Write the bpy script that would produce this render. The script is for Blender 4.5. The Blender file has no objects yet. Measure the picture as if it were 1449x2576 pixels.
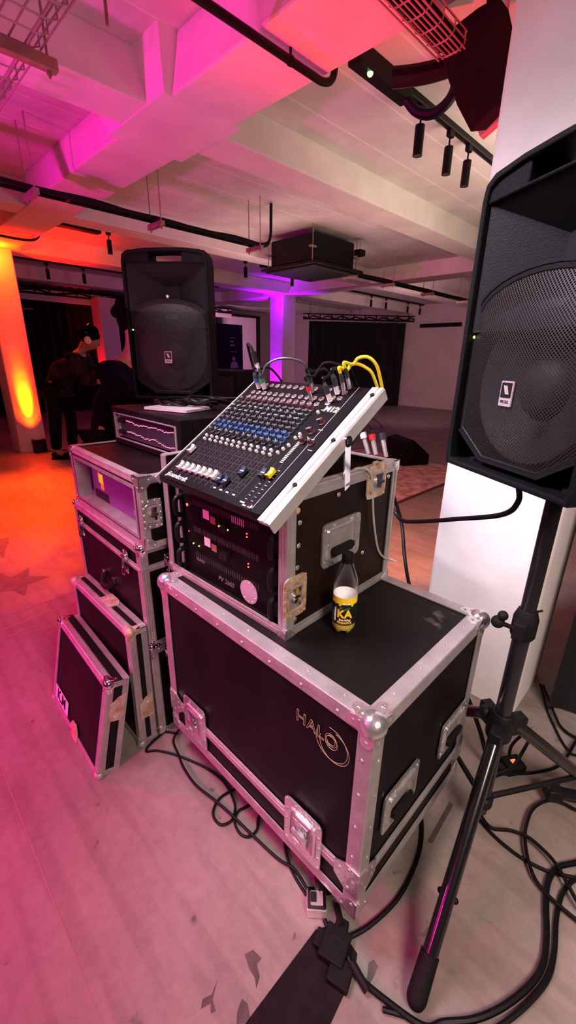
import bpy, bmesh, math, random
from mathutils import Matrix, Vector
random.seed(7)
SC = bpy.context.scene
COL = SC.collection
PI = math.pi

# ------------------------------------------------------------------ materials
def mat(name, col, rough=.5, metal=0.0, emit=None, estr=1.0, noise=0.0, nscale=8.0, bump=0.0, bscale=40.0, spec=.5, alpha=1.0, trans=0.0, ior=1.45, col2=None, coat=0.0):
    m = bpy.data.materials.new(name); m.use_nodes = True
    nt = m.node_tree; b = nt.nodes['Principled BSDF']
    def S(k, v):
        if k in b.inputs: b.inputs[k].default_value = v
    c = (*col, 1)
    S('Base Color', c); S('Roughness', rough); S('Metallic', metal); S('Specular IOR Level', spec); S('Alpha', alpha)
    S('Transmission Weight', trans); S('IOR', ior); S('Coat Weight', coat)
    if emit: S('Emission Color', (*emit, 1)); S('Emission Strength', estr)
    tc = nt.nodes.new('ShaderNodeTexCoord')
    if noise > 0 or col2:
        n = nt.nodes.new('ShaderNodeTexNoise'); n.inputs['Scale'].default_value = nscale; n.inputs['Detail'].default_value = 6
        nt.links.new(tc.outputs['Object'], n.inputs['Vector'])
        r = nt.nodes.new('ShaderNodeValToRGB'); r.color_ramp.elements[0].position = .3; r.color_ramp.elements[1].position = .7
        d = [max(0, x*(1-noise)) for x in col]; l = [min(1, x*(1+noise)) for x in col]
        if col2: d, l = col, col2
        r.color_ramp.elements[0].color = (*d, 1); r.color_ramp.elements[1].color = (*l, 1)
        nt.links.new(n.outputs['Fac'], r.inputs['Fac']); nt.links.new(r.outputs['Color'], b.inputs['Base Color'])
    if bump > 0:
        n = nt.nodes.new('ShaderNodeTexNoise'); n.inputs['Scale'].default_value = bscale; n.inputs['Detail'].default_value = 5
        nt.links.new(tc.outputs['Object'], n.inputs['Vector'])
        bp = nt.nodes.new('ShaderNodeBump'); bp.inputs['Strength'].default_value = bump; bp.inputs['Distance'].default_value = .01
        nt.links.new(n.outputs['Fac'], bp.inputs['Height']); nt.links.new(bp.outputs['Normal'], b.inputs['Normal'])
    return m

def floor_mat():
    m = bpy.data.materials.new('concrete_floor'); m.use_nodes = True
    nt = m.node_tree; N = nt.nodes; L = nt.links; b = N['Principled BSDF']
    tc = N.new('ShaderNodeTexCoord')
    def noise(s, det=6, rough=.6, mp=None):
        n = N.new('ShaderNodeTexNoise'); n.inputs['Scale'].default_value = s; n.inputs['Detail'].default_value = det; n.inputs['Roughness'].default_value = rough
        L.new((mp or tc).outputs[0 if mp else 'Object'], n.inputs['Vector']); return n
    def ramp(src, stops):
        r = N.new('ShaderNodeValToRGB'); e = r.color_ramp.elements
        while len(e) < len(stops): e.new(.5)
        for k, (p, c) in enumerate(stops): e[k].position = p; e[k].color = (*c, 1)
        L.new(src, r.inputs['Fac']); return r
    def mul(a, bb, f=1.0):
        x = N.new('ShaderNodeMix'); x.data_type = 'RGBA'; x.blend_type = 'MULTIPLY'; x.inputs['Factor'].default_value = f
        L.new(a, x.inputs['A']); L.new(bb, x.inputs['B']); return x.outputs['Result']
    base = ramp(noise(1.6).outputs['Fac'], [(.3, (.215, .185, .16)), (.7, (.34, .295, .26))])
    fine = ramp(noise(28, 8, .7).outputs['Fac'], [(.3, (.78, .78, .78)), (.65, (1, 1, 1))])
    spots = ramp(noise(13, 3, .5).outputs['Fac'], [(.27, (.4, .37, .35)), (.33, (1, 1, 1))])
    mp = N.new('ShaderNodeMapping'); mp.inputs['Scale'].default_value = (9, .7, 1); mp.inputs['Rotation'].default_value = (0, 0, .18); L.new(tc.outputs['Object'], mp.inputs['Vector'])
    streak = ramp(noise(1.7, 3, .5, mp).outputs['Fac'], [(.42, (.86, .84, .84)), (.5, (1, 1, 1))])
    c = mul(base.outputs['Color'], fine.outputs['Color']); c = mul(c, spots.outputs['Color']); c = mul(c, streak.outputs['Color'])
    L.new(c, b.inputs['Base Color']); b.inputs['Roughness'].default_value = .48
    r2 = ramp(noise(4).outputs['Fac'], [(.3, (.36,)*3), (.7, (.6,)*3)]); L.new(r2.outputs['Color'], b.inputs['Roughness'])
    bp = N.new('ShaderNodeBump'); bp.inputs['Strength'].default_value = .25; bp.inputs['Distance'].default_value = .004
    L.new(noise(60, 6).outputs['Fac'], bp.inputs['Height']); L.new(bp.outputs['Normal'], b.inputs['Normal'])
    return m

def ceiling_mat():
    m = bpy.data.materials.new('board_marked_plaster'); m.use_nodes = True
    nt = m.node_tree; N = nt.nodes; L = nt.links; b = N['Principled BSDF']
    tc = N.new('ShaderNodeTexCoord'); sep = N.new('ShaderNodeSeparateXYZ'); L.new(tc.outputs['Object'], sep.inputs[0])
    md = N.new('ShaderNodeMath'); md.operation = 'PINGPONG'; md.inputs[1].default_value = .2; L.new(sep.outputs['Y'], md.inputs[0])
    r = N.new('ShaderNodeValToRGB'); r.color_ramp.elements[0].position = .0; r.color_ramp.elements[0].color = (.92, .9, .88, 1)
    r.color_ramp.elements[1].position = .012; r.color_ramp.elements[1].color = (.7, .68, .66, 1); L.new(md.outputs[0], r.inputs['Fac'])
    n = N.new('ShaderNodeTexNoise'); n.inputs['Scale'].default_value = 2.5; n.inputs['Detail'].default_value = 6; L.new(tc.outputs['Object'], n.inputs['Vector'])
    r2 = N.new('ShaderNodeValToRGB'); r2.color_ramp.elements[0].position = .35; r2.color_ramp.elements[0].color = (.82, .8, .8, 1); r2.color_ramp.elements[1].position = .65; r2.color_ramp.elements[1].color = (1, 1, 1, 1)
    L.new(n.outputs['Fac'], r2.inputs['Fac'])
    x = N.new('ShaderNodeMix'); x.data_type = 'RGBA'; x.blend_type = 'MULTIPLY'; x.inputs['Factor'].default_value = 1
    L.new(r.outputs['Color'], x.inputs['A']); L.new(r2.outputs['Color'], x.inputs['B']); L.new(x.outputs['Result'], b.inputs['Base Color'])
    b.inputs['Roughness'].default_value = .85
    bp = N.new('ShaderNodeBump'); bp.inputs['Strength'].default_value = .4; bp.inputs['Distance'].default_value = .01
    L.new(md.outputs[0], bp.inputs['Height'])
    n3 = N.new('ShaderNodeTexNoise'); n3.inputs['Scale'].default_value = 14; L.new(tc.outputs['Object'], n3.inputs['Vector']); 
    L.new(n3.outputs['Fac'], bp.inputs['Height']); L.new(bp.outputs['Normal'], b.inputs['Normal'])
    return m

def mesh_mat(name, col, step=.0075):
    """perforated steel: procedural round holes, see-through"""
    m = bpy.data.materials.new(name); m.use_nodes = True
    nt = m.node_tree; N = nt.nodes; L = nt.links; b = N['Principled BSDF']
    b.inputs['Base Color'].default_value = (*col, 1); b.inputs['Roughness'].default_value = .45; b.inputs['Metallic'].default_value = .3
    tc = N.new('ShaderNodeTexCoord'); sep = N.new('ShaderNodeSeparateXYZ'); L.new(tc.outputs['Object'], sep.inputs[0])
    def M(op, a, v=None):
        k = N.new('ShaderNodeMath'); k.operation = op
        if isinstance(a, (int, float)): k.inputs[0].default_value = a
        else: L.new(a, k.inputs[0])
        if v is not None:
            if isinstance(v, (int, float)): k.inputs[1].default_value = v
            else: L.new(v, k.inputs[1])
        return k.outputs[0]
    def wv(s): return M('SINE', M('MULTIPLY', s, 2*PI/step))
    f = M('MULTIPLY', wv(sep.outputs['Y']), wv(sep.outputs['Z']))
    hole = M('GREATER_THAN', f, .12)
    tr = N.new('ShaderNodeBsdfTransparent'); mx = N.new('ShaderNodeMixShader')
    L.new(hole, mx.inputs[0]); L.new(b.outputs[0], mx.inputs[1]); L.new(tr.outputs[0], mx.inputs[2])
    L.new(mx.outputs[0], N['Material Output'].inputs['Surface'])
    return m

MT = {}
def defm():
    M = MT
    M['floor'] = floor_mat(); M['ceil'] = ceiling_mat()
    M['plaster'] = mat('white_plaster', (.78, .76, .76), .8, bump=.5, bscale=9, noise=.06, nscale=5)
    M['beamp'] = mat('beam_plaster', (.8, .77, .74), .85, bump=.5, bscale=10, noise=.09, nscale=3)
    M['wall'] = mat('grey_wall_paint', (.55, .5, .5), .85, noise=.08, nscale=2)
    M['panelwhite'] = mat('white_partition', (.75, .72, .74), .7)
    M['dark'] = mat('dark_void', (.006, .005, .006), .9)
    M['drape'] = mat('black_drape', (.008, .007, .009), .95, bump=.4, bscale=20)
    M['lam'] = mat('black_laminate', (.006, .004, .005), .5, noise=.5, nscale=6, bump=.08, bscale=180, spec=.12)
    M['lamtop'] = mat('scuffed_black_laminate', (.004, .004, .004), .5, col2=(.012, .010, .009), nscale=5, bump=.1, bscale=150, spec=.14)
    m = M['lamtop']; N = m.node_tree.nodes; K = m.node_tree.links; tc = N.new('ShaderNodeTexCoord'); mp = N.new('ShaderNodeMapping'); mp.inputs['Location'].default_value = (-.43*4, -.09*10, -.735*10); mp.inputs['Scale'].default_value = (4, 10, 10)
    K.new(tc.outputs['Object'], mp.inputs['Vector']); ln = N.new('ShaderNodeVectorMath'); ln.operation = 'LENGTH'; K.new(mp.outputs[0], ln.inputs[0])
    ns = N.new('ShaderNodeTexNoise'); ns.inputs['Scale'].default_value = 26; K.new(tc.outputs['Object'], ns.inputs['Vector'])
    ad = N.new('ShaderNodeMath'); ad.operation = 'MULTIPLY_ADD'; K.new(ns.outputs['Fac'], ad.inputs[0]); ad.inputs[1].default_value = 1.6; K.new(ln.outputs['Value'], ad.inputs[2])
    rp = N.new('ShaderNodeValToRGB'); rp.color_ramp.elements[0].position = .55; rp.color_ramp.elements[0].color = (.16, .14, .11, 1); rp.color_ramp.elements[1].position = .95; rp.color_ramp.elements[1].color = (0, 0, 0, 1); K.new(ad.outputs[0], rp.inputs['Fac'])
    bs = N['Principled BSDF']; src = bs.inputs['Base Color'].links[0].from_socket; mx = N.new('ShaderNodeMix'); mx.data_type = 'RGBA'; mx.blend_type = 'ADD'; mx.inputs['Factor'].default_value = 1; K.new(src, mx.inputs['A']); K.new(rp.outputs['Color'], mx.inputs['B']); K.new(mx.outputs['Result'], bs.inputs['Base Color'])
    M['brownlam'] = mat('dark_brown_laminate', (.014, .0065, .004), .5, noise=.4, nscale=5, bump=.08, bscale=160, spec=.12)
    M['alu'] = mat('worn_aluminium', (.44, .42, .42), .42, .55, noise=.16, nscale=18, bump=.12, bscale=90)
    M['alub'] = mat('clean_aluminium', (.78, .77, .76), .35, .6, noise=.08, nscale=25)
    M['zinc'] = mat('zinc_plate', (.72, .73, .73), .25, .85, noise=.15, nscale=30, bump=.2, bscale=60)
    M['chrome'] = mat('chrome', (.85, .86, .88), .12, 1.0)
    M['rust'] = mat('rusty_zinc', (.72, .66, .58), .5, .4, col2=(.42, .22, .09), nscale=38, bump=.4, bscale=70)
    M['dullsteel'] = mat('dull_steel', (.45, .42, .4), .5, .6, noise=.2, nscale=14)
    M['rubber'] = mat('black_rubber', (.006, .006, .006), .65, spec=.2)
    M['cable'] = mat('black_cable_jacket', (.005, .005, .006), .45, spec=.2)
    M['plastic'] = mat('black_plastic', (.009, .009, .010), .45, bump=.15, bscale=250, spec=.2)
    M['spk'] = mat('textured_black_cabinet', (.005, .0055, .007), .6, bump=.35, bscale=320, spec=.12)
    M['horn'] = mat('horn_grey_plastic', (.010, .011, .013), .55, bump=.2, bscale=300, spec=.15)
    M['cone'] = mat('woofer_cone', (.035, .032, .032), .55)
    M['mesh'] = mesh_mat('perforated_grille', (.028, .025, .027))
    M['amp'] = mat('amplifier_faceplate', (.006, .0055, .005), .5, noise=.3, nscale=12, spec=.08)
    M['ampgrey'] = mat('amplifier_vent_grey', (.05, .045, .045), .5)
    M['mixer'] = mat('mixer_black_panel', (.003, .0018, .003), .5, spec=.1)
    M['knob'] = mat('knob_dark_grey', (.035, .04, .045), .5)
    M['knobblue'] = mat('knob_blue', (.03, .07, .19), .5)
    M['knobred'] = mat('knob_red_brown', (.08, .025, .035), .5)
    M['cream'] = mat('cream_plastic', (.8, .72, .64), .5)
    M['white'] = mat('white_plastic', (.85, .84, .83), .45)
    M['paint'] = mat('white_screen_print', (.7, .68, .68), .6)
    M['grid'] = mat('grey_screen_print', (.17, .14, .16), .6)
    M['orange'] = mat('orange_cap', (.9, .42, .06), .5)
    M['yellow'] = mat('yellow_plastic', (.92, .72, .02), .45)
    M['navycap'] = mat('navy_fader_cap', (.02, .032, .08), .45)
    M['red'] = mat('red_plastic', (.65, .02, .03), .45)
    M['steelnut'] = mat('steel_jack_nut', (.7, .66, .66), .25, .9)
    M['hole'] = mat('socket_hole', (.004, .004, .004), .7)
    M['led_g'] = mat('green_led', (.1, .5, .1), .4, emit=(.25, 1, .15), estr=6)
    M['led_y'] = mat('lime_led', (.3, .5, .1), .4, emit=(.6, 1, .1), estr=5)
    M['led_r'] = mat('red_led', (.5, .05, .05), .4, emit=(1, .06, .04), estr=6)
    M['led_p'] = mat('pink_led', (.5, .1, .2), .4, emit=(1, .22, .3), estr=2.2)
    M['led_o'] = mat('orange_neon', (.7, .2, .1), .4, emit=(1, .16, .06), estr=1.6)
    M['eqface'] = mat('equaliser_face', (.05, .03, .06), .35, .2)
    M['purpleface'] = mat('blue_grey_metal_face', (.17, .05, .27), .35, .1)
    M['stick_y'] = mat('glowing_yellow_sticker', (.85, .6, .02), .5, emit=(.9, .62, .02), estr=.5)  # all three stickers get an added glow to keep their colours under magenta
    M['stick_g'] = mat('glowing_green_sticker', (.35, .6, .05), .5, emit=(.3, .6, .05), estr=.35)
    M['stick_o'] = mat('glowing_orange_sticker', (.85, .18, .02), .5, emit=(.9, .2, .02), estr=.4)
    M['pinkstick'] = mat('pale_round_sticker', (.55, .42, .5), .4, .2)
    M['pet'] = mat('clear_bottle_plastic', (1, 1, 1), .04, trans=1.0, ior=1.25, spec=.6)
    M['juice'] = mat('pineapple_drink', (.58, .54, .08), .2)
    M['labelblack'] = mat('label_black', (.012, .012, .010), .35)
    M['labelyellow'] = mat('label_yellow', (.95, .74, .02), .4)
    M['labelwhite'] = mat('glowing_label_white', (.95, .95, .97), .6, emit=(.9, .88, .95), estr=.08)  # faint glow stands in for light shining through the label
    M['labelgreen'] = mat('label_green', (.03, .22, .05), .4)
    M['skin'] = mat('skin', (.42, .22, .16), .5)
    M['hair'] = mat('black_hair', (.002, .002, .002), .9, spec=.05, bump=1.0, bscale=70)
    M['camo'] = mat('dark_patterned_jacket', (.005, .004, .007), .9, col2=(.04, .03, .04), nscale=11, spec=.1)
    M['navy'] = mat('navy_shirt', (.003, .0022, .009), .9, bump=.4, bscale=14, spec=.1)
    M['trouser'] = mat('dark_trousers', (.006, .006, .008), .9, spec=.1)
    M['blackmetal'] = mat('black_powder_coat', (.007, .007, .008), .45, .0, spec=.2)
    M['gloss'] = mat('gloss_black_tube', (.010, .010, .012), .22, .1, coat=.4)
    M['bronze'] = mat('zinc_strut', (.38, .3, .24), .5, .5, noise=.2, nscale=20)
    M['basket'] = mat('basket_wire', (.5, .42, .42), .45, .6)
    M['tape'] = mat('black_floor_tape', (.011, .008, .009), .75, noise=.3, nscale=30, bump=.2, bscale=60, spec=.15)
    M['stain'] = mat('tape_residue', (.085, .07, .064), .75, noise=.3, nscale=20)
    M['starshadow'] = mat('star_shadow_tone', (.16, .12, .13), .6, noise=.3, nscale=14)  # tone of the star-shaped shadows drawn on the floor
    M['rug'] = mat('patterned_rug', (.34, .15, .15), .95, col2=(.72, .50, .50), nscale=9, bump=.5, bscale=60)
    M['braid'] = mat('braided_grey_jacket', (.6, .57, .52), .6, bump=.8, bscale=400)
    M['copper'] = mat('copper_plug', (.6, .3, .16), .5)
    M['wood'] = mat('fawn_sticker', (.3, .17, .1), .6)
    M['greyplug'] = mat('dark_grey_plug', (.03, .035, .05), .4)
    M['bluering'] = mat('blue_ring', (.05, .1, .3), .4)
    M['greenring'] = mat('green_ring', (.05, .2, .1), .4)
    M['banner'] = mat('banner_black', (.004, .004, .004), .7, spec=.1)
    M['grime'] = mat('floor_joint', (.30, .2, .19), .8)
    M['logo'] = mat('thin_gold_print', (.40, .31, .2), .6); M['cablegrey'] = mat('dark_grey_cable_jacket', (.06, .06, .065), .35)
    M['tablet'] = mat('tablet_edge', (.7, .66, .68), .3, .3)
defm()

# ------------------------------------------------------------------ mesh builder
def frame(o, u, v):
    u = Vector(u).normalized(); v = Vector(v).normalized(); n = u.cross(v).normalized(); v = n.cross(u)
    return Matrix(((u.x, v.x, n.x, o[0]), (u.y, v.y, n.y, o[1]), (u.z, v.z, n.z, o[2]), (0, 0, 0, 1)))
I4 = Matrix.Identity(4)
class MB:
    def __init__(s, M=None): s.v = []; s.f = []; s.M = M or I4
    def add(s, vs, fs, M=None):
        T = s.M @ M if M is not None else s.M; b = len(s.v)
        s.v += [tuple(T @ Vector(p)) for p in vs]; s.f += [[b+i for i in f] for f in fs]; return s
    def box(s, x0, x1, y0, y1, z0, z1, M=None):
        vs = [(x0,y0,z0),(x1,y0,z0),(x1,y1,z0),(x0,y1,z0),(x0,y0,z1),(x1,y0,z1),(x1,y1,z1),(x0,y1,z1)]
        return s.add(vs, [(0,3,2,1),(4,5,6,7),(0,1,5,4),(1,2,6,5),(2,3,7,6),(3,0,4,7)], M)
    def prism(s, poly, h0, h1, M=None, top=None):
        n = len(poly); top = top or poly
        vs = [(*p, h0) for p in poly] + [(*p, h1) for p in top]
        return s.add(vs, [list(range(n))[::-1], list(range(n, 2*n))] + [(i, (i+1) % n, n+(i+1) % n, n+i) for i in range(n)], M)
    def ring(s, outer, inner, h0, h1, M=None):
        n = len(outer)
        vs = [(*p, h0) for p in outer]+[(*p, h0) for p in inner]+[(*p, h1) for p in outer]+[(*p, h1) for p in inner]
        fs = []
        for i in range(n):
            j = (i+1) % n
            fs += [(i, j, 2*n+j, 2*n+i), (n+j, n+i, 3*n+i, 3*n+j), (2*n+i, 2*n+j, 3*n+j, 3*n+i), (j, i, n+i, n+j)]
        return s.add(vs, fs, M)
    def lathe(s, prof, n=24, M=None, mod=None, cap=True):
        vs = []; fs = []; k = len(prof)
        for i in range(n):
            a = 2*PI*i/n
            for (r, z) in prof:
                rr, zz = (r, z) if mod is None else mod(r, z, a)
                vs.append((rr*math.cos(a), rr*math.sin(a), zz))
        for i in range(n):
            j = (i+1) % n
            for q in range(k-1): fs.append((i*k+q, j*k+q, j*k+q+1, i*k+q+1))
        if cap:
            if prof[0][0] > 1e-5: fs.append([i*k for i in range(n)][::-1])
            if prof[-1][0] > 1e-5: fs.append([i*k+k-1 for i in range(n)])
        return s.add(vs, fs, M)
    def cyl(s, p0, p1, r0, r1=None, n=16):
        p0, p1 = Vector(p0), Vector(p1); d = (p1-p0); h = d.length
        q = Matrix.Translation(p0) @ d.to_track_quat('Z', 'Y').to_matrix().to_4x4()
        return s.lathe([(r0, 0), (r0 if r1 is None else r1, h)], n, q)
    def sph(s, c, r, n=14, sc=(1, 1, 1), M=None):
        pr = [(max(1e-6, r*math.sin(PI*i/n)), -r*math.cos(PI*i/n)) for i in range(n+1)]
        T = Matrix.Translation(c) @ Matrix.Diagonal((*sc, 1))
        return s.lathe(pr, n*2, M @ T if M is not None else T, cap=False)
    def tube(s, pts, r, n=8, caps=True):
        pts = [Vector(p) for p in pts]; k = len(pts); vs = []; fs = []
        rr = r if isinstance(r, (list, tuple)) else [r]*k
        t = (pts[1]-pts[0]).normalized(); up = Vector((0, 0, 1)) if abs(t.z) < .9 else Vector((1, 0, 0)); nrm = (up - t*up.dot(t)).normalized()
        for i in range(k):
            t = (pts[min(i+1, k-1)]-pts[max(i-1, 0)]).normalized()
            nn = nrm - t*nrm.dot(t)
            if nn.length < 1e-6: nn = t.orthogonal()
            nrm = nn.normalized(); b = t.cross(nrm)
            for j in range(n):
                a = 2*PI*j/n; vs.append(tuple(pts[i] + (nrm*math.cos(a)+b*math.sin(a))*rr[i]))
        for i in range(k-1):
            for j in range(n): fs.append((i*n+j, i*n+(j+1) % n, (i+1)*n+(j+1) % n, (i+1)*n+j))
        if caps: fs += [list(range(n))[::-1], [(k-1)*n+j for j in range(n)]]
        return s.add(vs, fs)
    def build(s, name, m, parent=None, smooth=True, bevel=0.0, ang=.6):
        me = bpy.data.meshes.new(name); me.from_pydata(s.v, [], s.f); me.update()
        bm = bmesh.new(); bm.from_mesh(me); bmesh.ops.recalc_face_normals(bm, faces=bm.faces); bm.to_mesh(me); bm.free()
        if smooth:
            me.polygons.foreach_set('use_smooth', [True]*len(me.polygons)); me.set_sharp_from_angle(angle=ang)
        me.materials.append(MT[m] if isinstance(m, str) else m)
        o = bpy.data.objects.new(name, me); COL.objects.link(o)
        if parent is not None: o.parent = parent
        if bevel:
            b = o.modifiers.new('soft', 'BEVEL'); b.width = bevel; b.segments = 2; b.limit_method = 'ANGLE'
        return o
def rrect(w, h, r, n=5, cx=0, cy=0):
    out = []
    for (sx, sy, a0) in ((1, 1, 0), (-1, 1, PI/2), (-1, -1, PI), (1, -1, 3*PI/2)):
        for k in range(n+1):
            a = a0 + PI/2*k/n; out.append((cx+sx*(w/2-r)+r*math.cos(a), cy+sy*(h/2-r)+r*math.sin(a)))
    return out
def circ(r, n=24, cx=0, cy=0): return [(cx+r*math.cos(2*PI*i/n), cy+r*math.sin(2*PI*i/n)) for i in range(n)]
def smooth_path(pts, k=6):
    P = [Vector(p) for p in pts]; out = []
    for i in range(len(P)-1):
        a, b, c, d = P[max(i-1, 0)], P[i], P[i+1], P[min(i+2, len(P)-1)]
        for q in range(k):
            t = q/k; out.append(.5*((2*b)+(c-a)*t+(2*a-5*b+4*c-d)*t*t+(3*b-a-3*c+d)*t**3))
    out.append(P[-1]); return out

def tag(o, label=None, cat=None, group=None, kind=None):
    if label: o['label'] = label
    if cat: o['category'] = cat
    if group: o['group'] = group
    if kind: o['kind'] = kind
    return o
def thing(name, label, cat, loc=(0, 0, 0), rz=0.0, tilt=0.0, group=None):
    o = bpy.data.objects.new(name, None); COL.objects.link(o); o.empty_display_size = .05
    o.location = loc; o.rotation_euler = (0, tilt, rz); return tag(o, label, cat, group)
def struct(o): o['kind'] = 'structure'; return o
def copy_tree(o, parent=None):
    c = o.copy(); COL.objects.link(c)
    if parent is not None: c.parent = parent
    for ch in list(o.children): copy_tree(ch, c)
    return c
def text(name, s, size, M, m, parent=None, ext=.0006, outline=0, bold=0, align='CENTER', shear=0.0, sx=1.0, space=1.0):
    cu = bpy.data.curves.new(name, 'FONT'); cu.body = s; cu.size = size; cu.align_x = align; cu.align_y = 'CENTER'; cu.shear = shear; cu.space_character = space
    if outline: cu.fill_mode = 'NONE'; cu.bevel_depth = outline; cu.bevel_resolution = 1
    else: cu.extrude = ext; cu.offset = bold
    t = bpy.data.objects.new('t', cu); COL.objects.link(t)
    dg = bpy.context.evaluated_depsgraph_get(); dg.update()
    me = bpy.data.meshes.new_from_object(t.evaluated_get(dg)); bpy.data.objects.remove(t); bpy.data.curves.remove(cu)
    me.transform(M @ Matrix.Diagonal((sx, 1, 1, 1))); me.name = name; me.materials.clear(); me.materials.append(MT[m])
    o = bpy.data.objects.new(name, me); COL.objects.link(o)
    if parent is not None: o.parent = parent
    return o
# face frames in a case's local space (front is -X', right side is -Y')
def FR(y, z, x=0.0): return frame((x, y, z), (0, -1, 0), (0, 0, 1))
def SD(x, z, y=0.0): return frame((x, y, z), (1, 0, 0), (0, 0, 1))
def TP(x, y, z): return frame((x, y, z), (0, -1, 0), (1, 0, 0))

# ------------------------------------------------------------------ camera
F, YAW, PITCH, ROLL, CH = 1064.32, 1.1244-.3422, -.3502, .0163, 1.4055
fw = Vector((math.cos(PITCH)*math.cos(YAW), math.cos(PITCH)*math.sin(YAW), math.sin(PITCH)))
r0 = Vector((math.sin(YAW), -math.cos(YAW), 0)); u0 = r0.cross(fw)
rr = r0*math.cos(ROLL)+u0*math.sin(ROLL); uu = u0*math.cos(ROLL)-r0*math.sin(ROLL)
cam = bpy.data.cameras.new('camera'); co = bpy.data.objects.new('camera', cam); COL.objects.link(co)
co.matrix_world = Matrix(((rr.x, uu.x, -fw.x, 0), (rr.y, uu.y, -fw.y, 0), (rr.z, uu.z, -fw.z, CH), (0, 0, 0, 1)))
cam.sensor_fit = 'VERTICAL'; cam.sensor_height = 36; cam.sensor_width = 36*1449/2576; cam.lens = F*36/2576; cam.clip_start = .02; cam.clip_end = 60
SC.camera = co
SC.view_settings.view_transform = 'Standard'; SC.view_settings.look = 'None'

# ================================================================== the setting
def slab(name, x0, x1, y0, y1, z0, z1, m, bevel=0, lab=None):
    o = MB().box(x0, x1, y0, y1, z0, z1).build(name, m, None, smooth=False, bevel=bevel); struct(o); return o
slab('floor', -5, 13, -4, 14, -.1, 0, 'floor')
slab('ceiling', -5, 13, -4, 14, 2.93, 3.1, 'ceil')
slab('wall_right', 12.6, 12.8, -4, 14, 0, 2.93, 'wall')
slab('wall_back', -5, 12.6, 13, 13.2, 0, 2.93, 'wall')
for x0, x1 in ((1.57, 2.0), (7.22, 7.68)):
    slab('beam', x0, x1, -4, 13, 2.7, 2.935, 'beamp', .012)
for y0, y1 in ((.33, .70), (2.66, 2.98), (5.12, 5.42), (7.28, 7.68), (9.7, 10.0)):
    for x0, x1 in ((-5, 1.58), (1.99, 7.23), (7.67, 12.6)):
        slab('beam', x0, x1, y0, y1, 2.705, 2.935, 'beamp', .012)
# sloping haunches where the beams meet over a column
for (cx, cy) in ((1.785, 2.82), (7.45, 7.7), (1.785, 7.48)):
    b = MB()
    b.prism([(cx-.26, cy-.34), (cx+.26, cy-.34), (cx+.26, cy+.34), (cx-.26, cy+.34)], 2.699, 2.93, None, [(cx-.32, cy-.42), (cx+.32, cy-.42), (cx+.32, cy+.42), (cx-.32, cy+.42)])
    struct(b.build('beam_haunch', 'beamp', None, smooth=False))
def column(x0, x1, y0, y1):
    b = MB(); b.prism(rrect(x1-x0, y1-y0, .03, 5, (x0+x1)/2, (y0+y1)/2), 0, 2.71)
    o = b.build('column', 'plaster', None); struct(o); return o
column(1.66, 2.02, .299, .745); column(1.6, 1.97, 7.25, 7.7); column(7.26, 7.68, 7.48, 7.92); column(4.75, 5.2, 11.3, 11.8)
# joints between the floor slabs
for k, (a, b_, w) in enumerate((((.062, -2), (.075, 3.1), .004), ((-1.2, 2.33), (.8, 2.36), .012), ((-1.2, 2.42), (.8, 2.45), .02), ((-1.2, 2.55), (.8, 2.58), .012), ((1.05, .35), (2.2, -.35), .004))):
    a = Vector((*a, 0)); b_ = Vector((*b_, 0)); d = (b_-a).normalized(); s = Vector((-d.y, d.x, 0))*w/2
    o = MB().add([tuple(p) for p in (a-s+Vector((0,0,.0006)), a+s+Vector((0,0,.0006)), b_+s+Vector((0,0,.0006)), b_-s+Vector((0,0,.0006)))], [(0, 1, 2, 3)]).build('trim_%d' % (k+1), 'grime', None); struct(o)
# star-shaped shadows drawn as dark decals, and tape left on the floor
def decal(name, poly, m, lab, cat, group=None, z=.0008):
    o = MB().prism(poly, 0.0002, z).build(name, m, None, smooth=False); return tag(o, lab, cat, group)
decal('floor_star_shadow', [(0.275, 3.293), (0.367, 3.262), (0.439, 3.37), (0.433, 3.181), (0.471, 3.054), (0.598, 3.132), (0.559, 2.999), (0.658, 2.896), (0.519, 2.879), (0.476, 2.75), (0.465, 2.745), (0.438, 2.849), (0.372, 2.903), (0.309, 2.818), (0.308, 2.988)], 'starshadow', 'larger star shadow drawn as a dark patch on the magenta floor, nearest the lids', 'drawn shadow', 'drawn star shadows on the floor')
decal('floor_star_shadow', [(0.432, 3.925), (0.507, 3.881), (0.568, 3.985), (0.573, 3.82), (0.634, 3.822), (0.604, 3.69), (0.553, 3.569), (0.509, 3.42), (0.495, 3.465), (0.431, 3.441), (0.462, 3.654)], 'starshadow', 'smaller star shadow drawn as a dark patch on the floor nearer the orange column', 'drawn shadow', 'drawn star shadows on the floor')
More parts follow.
